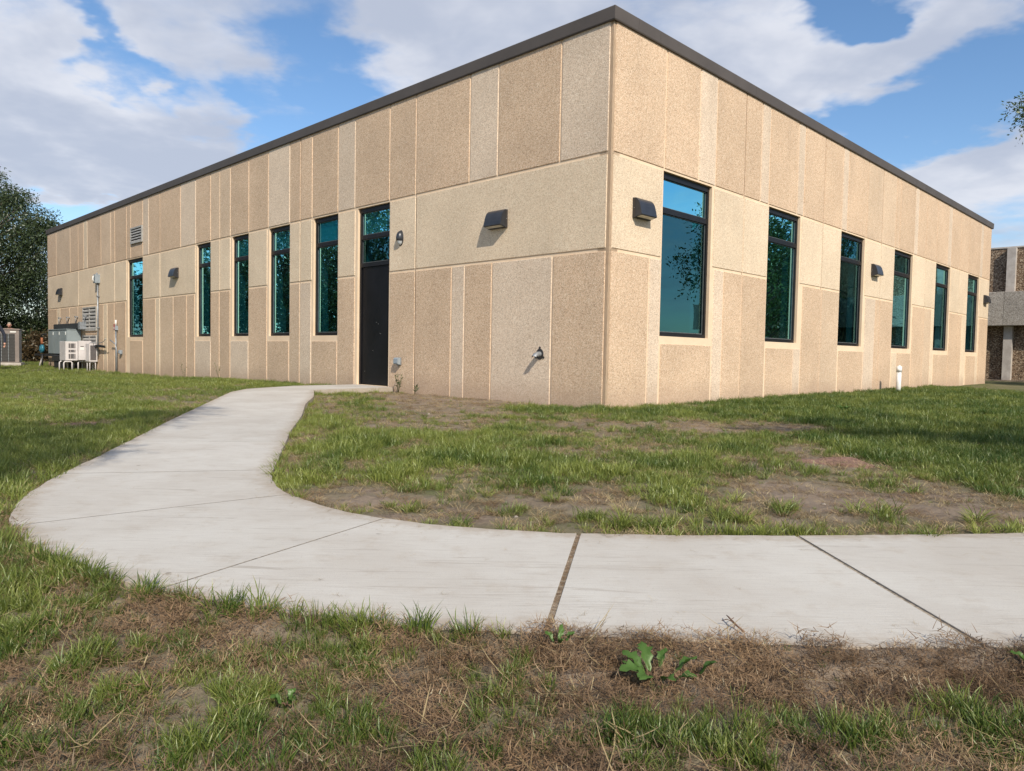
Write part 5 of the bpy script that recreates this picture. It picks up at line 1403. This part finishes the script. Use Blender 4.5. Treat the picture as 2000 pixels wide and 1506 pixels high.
def person(label, loc, rz, joints, edges, radii, head_c, hair, jacket, hands):
    t = empty('person', loc, rz=rz); tag(t, label, 'person', 'people behind the tan condenser')
    me = bpy.data.meshes.new('body'); me.from_pydata(joints, edges, [])
    for m in (jacket, 'skin', 'trousers', 'shoe'): me.materials.append(MAT[m])
    o = link('body', me, t)
    md = o.modifiers.new('skin', 'SKIN'); md.use_smooth_shade = True
    for i, r_ in enumerate(radii):
        sv = me.skin_vertices[0].data[i]; sv.radius = r_ if isinstance(r_, tuple) else (r_, r_)
    me.skin_vertices[0].data[0].use_root = True
    sb = o.modifiers.new('smooth', 'SUBSURF'); sb.levels = 1; sb.render_levels = 2
    # bake so that garments can be told apart by height
    dg = bpy.context.evaluated_depsgraph_get()
    bme = bpy.data.meshes.new_from_object(o.evaluated_get(dg))
    o.modifiers.clear(); o.data = bme
    bme.materials.clear()
    for m in (jacket, 'skin', 'trousers', 'shoe'): bme.materials.append(MAT[m])
    for p_ in bme.polygons:
        c = p_.center; k = 0
        if c.z < 0.07: k = 3
        elif c.z < 0.88 and abs(c.x) < 0.2: k = 2
        if any((c - Vector(h_)).length < 0.075 for h_ in hands): k = 1
        if c.z > head_c[2] - 0.15: k = 1
        p_.material_index = k
    # fingers
    for h_, d_ in hands_dirs(hands):
        mb = MB()
        for q in range(4): mb.tube([Vector(h_) + Vector((0.012 * (q - 1.5), 0, -0.03)), Vector(h_) + Vector((0.014 * (q - 1.5), -0.012, -0.065)), Vector(h_) + Vector((0.014 * (q - 1.5), -0.03, -0.085 - 0.006 * (q in (1, 2))))], 0.0085, 'skin', 6)
        mb.tube([Vector(h_) + Vector((0.02 * d_, -0.01, 0.0)), Vector(h_) + Vector((0.034 * d_, -0.03, -0.04))], 0.010, 'skin', 6)
        mb.build('fingers', t)
    # head with face
    mb = MB(); hc = Vector(head_c)
    vs, qs = [], []; nu, nv = 16, 12
    for j in range(nv + 1):
        ph = math.pi * j / nv
        for i in range(nu):
            a_ = 2 * math.pi * i / nu
            z = math.cos(ph); rr = math.sin(ph)
            x = 0.074 * rr * math.cos(a_); y = 0.093 * rr * math.sin(a_)
            if z < 0: x *= 1 - 0.28 * (-z); y *= 1 - 0.12 * (-z)
            vs.append((hc.x + x, hc.y + y, hc.z + 0.118 * z))
    for j in range(nv):
        for i in range(nu): qs.append((j * nu + i, j * nu + (i + 1) % nu, (j + 1) * nu + (i + 1) % nu, (j + 1) * nu + i))
    mb.faces_of(vs, qs, 'skin', True)
    mb.tube([hc + Vector((0, -0.085, 0.02)), hc + Vector((0, -0.112, -0.02)), hc + Vector((0, -0.088, -0.03))], 0.012, 'skin', 8)
    for sx in (-1, 1):
        mb.tube([hc + Vector((0.072 * sx, 0.0, 0.02)), hc + Vector((0.080 * sx, 0.01, -0.03))], 0.012, 'skin', 6)
    hd = mb.build('head', t)
    mb = MB()
    for sx in (-1, 1): mb.tube([hc + Vector((0.03 * sx, -0.083, 0.012)), hc + Vector((0.03 * sx, -0.089, 0.012))], 0.010, 'black_steel', 8)
    mb.tube([hc + Vector((-0.02, -0.085, -0.058)), hc + Vector((0.02, -0.085, -0.058))], 0.004, 'label_red', 6)
    mb.build('face_features', hd)
    mb = MB(); vs, qs = [], []
    for j in range(7):
        ph = math.pi * 0.56 * j / 6
        for i in range(nu):
            a_ = 2 * math.pi * i / nu
            k_ = 1.0 if math.sin(a_) > -0.3 else 0.62
            pj = ph * k_
            vs.append((hc.x + 0.083 * math.sin(pj) * math.cos(a_), hc.y + 0.004 + 0.101 * math.sin(pj) * math.sin(a_), hc.z + 0.128 * math.cos(pj) + 0.002))
    for j in range(6):
        for i in range(nu): qs.append((j * nu + i, j * nu + (i + 1) % nu, (j + 1) * nu + (i + 1) % nu, (j + 1) * nu + i))
    mb.faces_of(vs, qs, hair, True); mb.build('hair', hd)
    return t
def hands_dirs(hands): return [(h_, 1 if i == 0 else -1) for i, h_ in enumerate(hands)]
# body joints: pelvis, spine, chest, neck, head base, arms, legs (facing -y)
def skeleton(h=1.72, bend=0.0, armR=((.30, -.02, 1.16), (.33, -.06, .90), (.33, -.10, .82)), armL=((-.26, .02, 1.14), (-.27, -.05, .88), (-.27, -.08, .80))):
    k = h / 1.75; by = lambda z: -bend * max(0, z - 0.95)
    J = [(0, 0, .95), (0, by(1.15), 1.15), (0, by(1.35), 1.36), (0, by(1.47), 1.49), (0, by(1.56), 1.56),
         (.17, by(1.42), 1.43), armR[0], armR[1], armR[2], (-.17, by(1.42), 1.43), armL[0], armL[1], armL[2],
         (.10, 0, .88), (.11, -.01, .50), (.11, .02, .08), (.12, -.13, .035), (-.10, 0, .88), (-.11, -.01, .50), (-.11, .02, .08), (-.12, -.13, .035)]
    J = [(x * k, y * k, z * k) for x, y, z in J]
    E_ = [(0, 1), (1, 2), (2, 3), (3, 4), (2, 5), (5, 6), (6, 7), (7, 8), (2, 9), (9, 10), (10, 11), (11, 12), (0, 13), (13, 14), (14, 15), (15, 16), (0, 17), (17, 18), (18, 19), (19, 20)]
    Rr = [(.155, .11), (.15, .105), (.165, .115), .058, .052, .07, .052, .036, .036, .07, .052, .036, .036, .095, .062, .042, .038, .095, .062, .042, .038]
    Rr = [tuple(q * k for q in r_) if isinstance(r_, tuple) else r_ * k for r_ in Rr]
    return J, E_, Rr, k
J, E_, Rr, k = skeleton(1.84, 0.10)
person('person in a dark navy jacket standing in front of the tan condenser, one arm lowered', (-18.29, 26.0, -0.17), R(10), J, E_, Rr, (0, -0.10, 1.66 * k), 'hair_dark', 'jacket_navy', [J[8], J[12]])
J, E_, Rr, k = skeleton(1.86, 0.20)
person('person with short greying hair and glasses looking down behind the tan condenser', (-21.68, 31.7, -0.19), R(35), J, E_, Rr, (0, -0.15, 1.62 * k), 'hair_grey', 'shirt_dark', [J[8], J[12]])

# ------------------------------------------------------------------ small things on the ground
# white clean-out pipe
px_, py_ = wp('R', 11.02, 0, 0.50).xy
t = empty('cleanout_pipe', (px_, py_, float(gz(px_, py_)[0]))); tag(t, 'white plastic clean-out pipe with a cap standing in the grass by the wall', 'pipe')
mb = MB(); mb.tube([(0, 0, -0.2), (0, 0, 0.53)], 0.057, 'pvc_white', 24); mb.build('pipe', t)
mb = MB(); mb.tube([(0, 0, 0.49), (0, 0, 0.628)], 0.065, 'pvc_white', 24); mb.build('collar', t)
mb = MB(); mb.box((-0.024, -0.024, 0.6285), (0.024, 0.024, 0.652), 'pvc_white'); mb.build('plug', t)

# twig on the walk
t = empty('twig', (0.60, 1.925, 0.008)); tag(t, 'small forked brown twig lying at the near edge of the walk', 'twig')
mb = MB(); mb.tube([(0.014, -0.045, 0.0), (0.006, -0.015, 0.004), (0.0, 0.0, 0.008), (-0.003, 0.035, 0.010), (-0.001, 0.060, 0.006)], 0.0022, 'twig_bark', 6, radii=[.0026, .0024, .003, .002, .001]); mb.tube([(0, 0, 0.008), (-0.014, 0.012, 0.012), (-0.026, 0.018, 0.006)], 0.0012, 'twig_bark', 5); mb.tube([(0.003, -0.008, 0.006), (-0.008, -0.028, 0.004)], 0.0012, 'twig_bark', 5); mb.tube([(-0.001, 0.02, 0.009), (0.010, 0.030, 0.010)], 0.001, 'twig_bark', 5)
mb.build('stem', t)

# broad-leaved weeds
def weed_leaf(L, W_, lob, rg):
    n = 9; vs, fs = [], []
    for i in range(n):
        t_ = i / (n - 1)
        w = W_ * (math.sin(math.pi * min(1, t_ * 0.92 + 0.06)) ** 0.7) * (1 + lob * (0.5 if i % 2 else -0.35)) * (0.35 + 0.65 * min(1, t_ * 1.6)) + 0.001
        zc = 0.30 * L * math.sin(t_ * 2.2) ; x = L * t_
        for j in (-1, -0.5, 0, 0.5, 1):
            vs.append((x, w * j, zc + abs(j) * w * 0.30 + rg.normal(0, 0.0012) + 0.003 * math.sin(9 * t_ + 3 * j)))
    for i in range(n - 1):
        for j in range(4): fs.append((i * 5 + j, i * 5 + j + 1, (i + 1) * 5 + j + 1, (i + 1) * 5 + j))
    return vs, fs
def weed(x, y, leaves, label, seed):
    rg = np.random.default_rng(seed)
    t = empty('weed', (x, y, float(gz(x, y)[0]) + 0.016)); tag(t, label, 'weed', 'broad-leaved weeds in the foreground')
    for (an, L, W_, lob, up, r0) in leaves:
        L, W_, lob = L * 0.92, W_ * 0.62, lob * 1.5
        vs, fs = weed_leaf(L, W_, lob, rg)
        M_ = Matrix.Rotation(R(an), 4, 'Z') @ Matrix.Translation((r0, 0, 0.004)) @ Matrix.Rotation(-up, 4, 'Y') @ Matrix.Rotation(rg.normal(0, .25), 4, 'X')
        me = make_mesh('leaf', [tuple(M_ @ Vector(v)) for v in vs], fs, 'weed_leaf', smooth=True)
        me.attributes.new('h', 'FLOAT', 'POINT').data.foreach_set('value', np.repeat(np.linspace(0.15, 0.9, 9), 5).astype(np.float32))
        me.attributes.new('seed', 'FLOAT', 'POINT').data.foreach_set('value', np.full(len(vs), rg.random(), np.float32))
        link('leaf', me, t)
    mb = MB()
    for (an, L, W_, lob, up, r0) in leaves:
        d_ = Vector((math.cos(R(an)), math.sin(R(an)), 0)); mb.tube([(0, 0, 0), d_ * (r0 * .5) + Vector((0, 0, .006)), d_ * (r0 + 0.004) + Vector((0, 0, .005))], 0.0018, 'twig_bark', 5)
    mb.build('stalk', t)
weed(0.335, 1.655, [(100, .085, .024, .5, .35, .02), (140, .075, .022, .5, .3, .02), (60, .06, .018, .4, .3, .05), (15, .07, .020, .3, .25, .055), (5, .055, .018, .3, .35, .11), (200, .085, .026, .5, .15, .015), (235, .075, .026, .4, .15, .02), (290, .07, .018, .5, .2, .03), (330, .06, .014, .5, .2, .05), (165, .05, .015, .4, .3, .03)], 'lobed broad-leaved weed sprawling flat in the brown thatch', 5)
weed(0.125, 1.79, [(80, .045, .011, .3, .7, .01), (150, .035, .010, .3, .5, .01), (20, .035, .010, .3, .5, .02), (280, .03, .010, .3, .5, .01)], 'small upright weed with four leaves nearest the wide joint', 6)
weed(1.262, 1.73, [(60, .055, .014, .4, .5, .01), (150, .05, .016, .4, .4, .01), (340, .05, .014, .4, .4, .01), (250, .05, .014, .4, .4, .01)], 'broad-leaved weed at the extreme right edge of the thatch', 7)
weed(-.455, 1.49, [(70, .03, .012, .3, .6, .01), (190, .03, .012, .3, .5, .01), (320, .03, .01, .3, .5, .01)], 'tiny clover-like weed among the grass at the left', 8)
weed(4.62, 10.2, [(a_, .13, .035, .4, .7, .02) for a_ in range(0, 360, 50)], 'pale green leafy rosette on the lawn before the far windows', 9)

# seed-head stalks against the wall
def stalks(x, y, n, h, label, seed):
    rg = np.random.default_rng(seed); z0 = float(gz(x, y)[0])
    t = empty('weed', (x, y, z0)); tag(t, label, 'weed', 'thin weeds standing against the wall'); mb = MB(); m2 = MB()
    for i in range(n):
        a_ = rg.random() * 6.28; hh = h * (0.6 + 0.5 * rg.random()); dx, dy = 0.25 * hh * math.cos(a_), 0.25 * hh * math.sin(a_)
        mb.tube([(0, 0, -.03), (dx * .4, dy * .4, hh * .5), (dx, dy, hh)], 0.004, 'grass_green', 5)
        for q in range(5):
            f = 0.35 + 0.14 * q; s_ = 0.035
            p_ = Vector((dx * f, dy * f, hh * f)); e = Vector((rg.normal(), rg.normal(), .6)).normalized() * 0.07
            m2.faces_of([p_, p_ + e * .5 + Vector((s_ * .3, 0, 0)), p_ + e, p_ + e * .5 - Vector((s_ * .3, 0, 0))], [(0, 1, 2, 3)], 'leaf_mid')
    mb.build('stem', t); m2.build('leaf', t)
stalks(*wp('L', 4.75, 0, 0.12).xy, 5, 0.38, 'wiry weed growing at the wall foot right beside the black door', 3)
stalks(*wp('L', 4.2, 0, 0.16).xy, 4, 0.16, 'low sprawling weed at the wall foot below the grey outlet box', 13)
stalks(*wp('L', 13.9, 0, 0.5).xy, 2, 0.40, 'pair of tall thin stalks before the wall below the far window of the four', 4)
stalks(*wp('L', 11.7, 0, 0.5).xy, 2, 0.45, 'tall thin seed stalk before the wall below the third narrow window', 14)

# pebbles and clods
def stone(x, y, r, m, label, group, seed):
    rg = np.random.default_rng(seed); bm = bmesh.new(); bmesh.ops.create_icosphere(bm, subdivisions=2, radius=r)
    for v in bm.verts: v.co *= 1 + rg.normal(0, .10); v.co.z *= 0.6
    me = bpy.data.meshes.new('stone'); bm.to_mesh(me); bm.free(); me.materials.append(MAT[m])
    o = link('stone', me, None, (x, y, float(gz(x, y)[0]) + r * .25)); tag(o, label, 'stone', group)
for i, (sx, sy, r_, lab) in enumerate(((.03, 3.4, .011, 'small pale stone on bare soil just beyond the wide joint of the walk'), (-1.02, 9.0, .02, 'pale flat stone on the bare soil nearest the building wall'), (1.6, 3.72, .012, 'small stone on the bare soil beyond the right-hand slabs'))):
    stone(sx, sy, r_, 'stone_pale', lab, 'small pale stones on the lawn', i)
# reddish worn-out spots
def spot(x, y, rx, ry, name, label, seed):
    rg = np.random.default_rng(seed); n = 28; vs = [(0, 0, 0.0)]; 
    rings = 5
    for k in range(1, rings + 1):
        for i in range(n):
            a_ = 2 * math.pi * i / n; q = k / rings * (1 + 0.18 * math.sin(3 * a_ + seed) + 0.08 * rg.normal())
            X, Y = rx * q * math.cos(a_), ry * q * math.sin(a_); vs.append((X, Y, 0))
    vs = [(X, Y, float(gz(x + X, y + Y)[0]) + (0.010 if i <= (rings - 1) * n else -0.006)) for i, (X, Y, _) in enumerate(vs)]
    fs = [(0, 1 + i, 1 + (i + 1) % n) for i in range(n)] + [(1 + (k - 1) * n + i, 1 + k * n + i, 1 + k * n + (i + 1) % n, 1 + (k - 1) * n + (i + 1) % n) for k in range(1, rings) for i in range(n)]
    o = link(name, make_mesh(name, vs, fs, 'dirt_reddish', smooth=True), None, (x, y, 0)); tag(o, label, None, None, 'structure')
spot(-4.05, 6.95, 0.42, 0.22, 'ground_patch', 'reddish bare soil patch in the lawn left of the walk', 3)
spot(2.36, 5.30, 0.30, 0.22, 'ground_patch', 'reddish bare soil patch in the lawn right of centre', 5)
# plain bed along the foot of the old building
mb = MB(); mb.box((-8, 0.02, -0.10), (14, 0.6, 0.0), 'soil', TF); o = mb.build('mulch_bed', None, FB); tag(o, 'strip of bare mulch along the foot of the old dark building', None, None, 'structure')
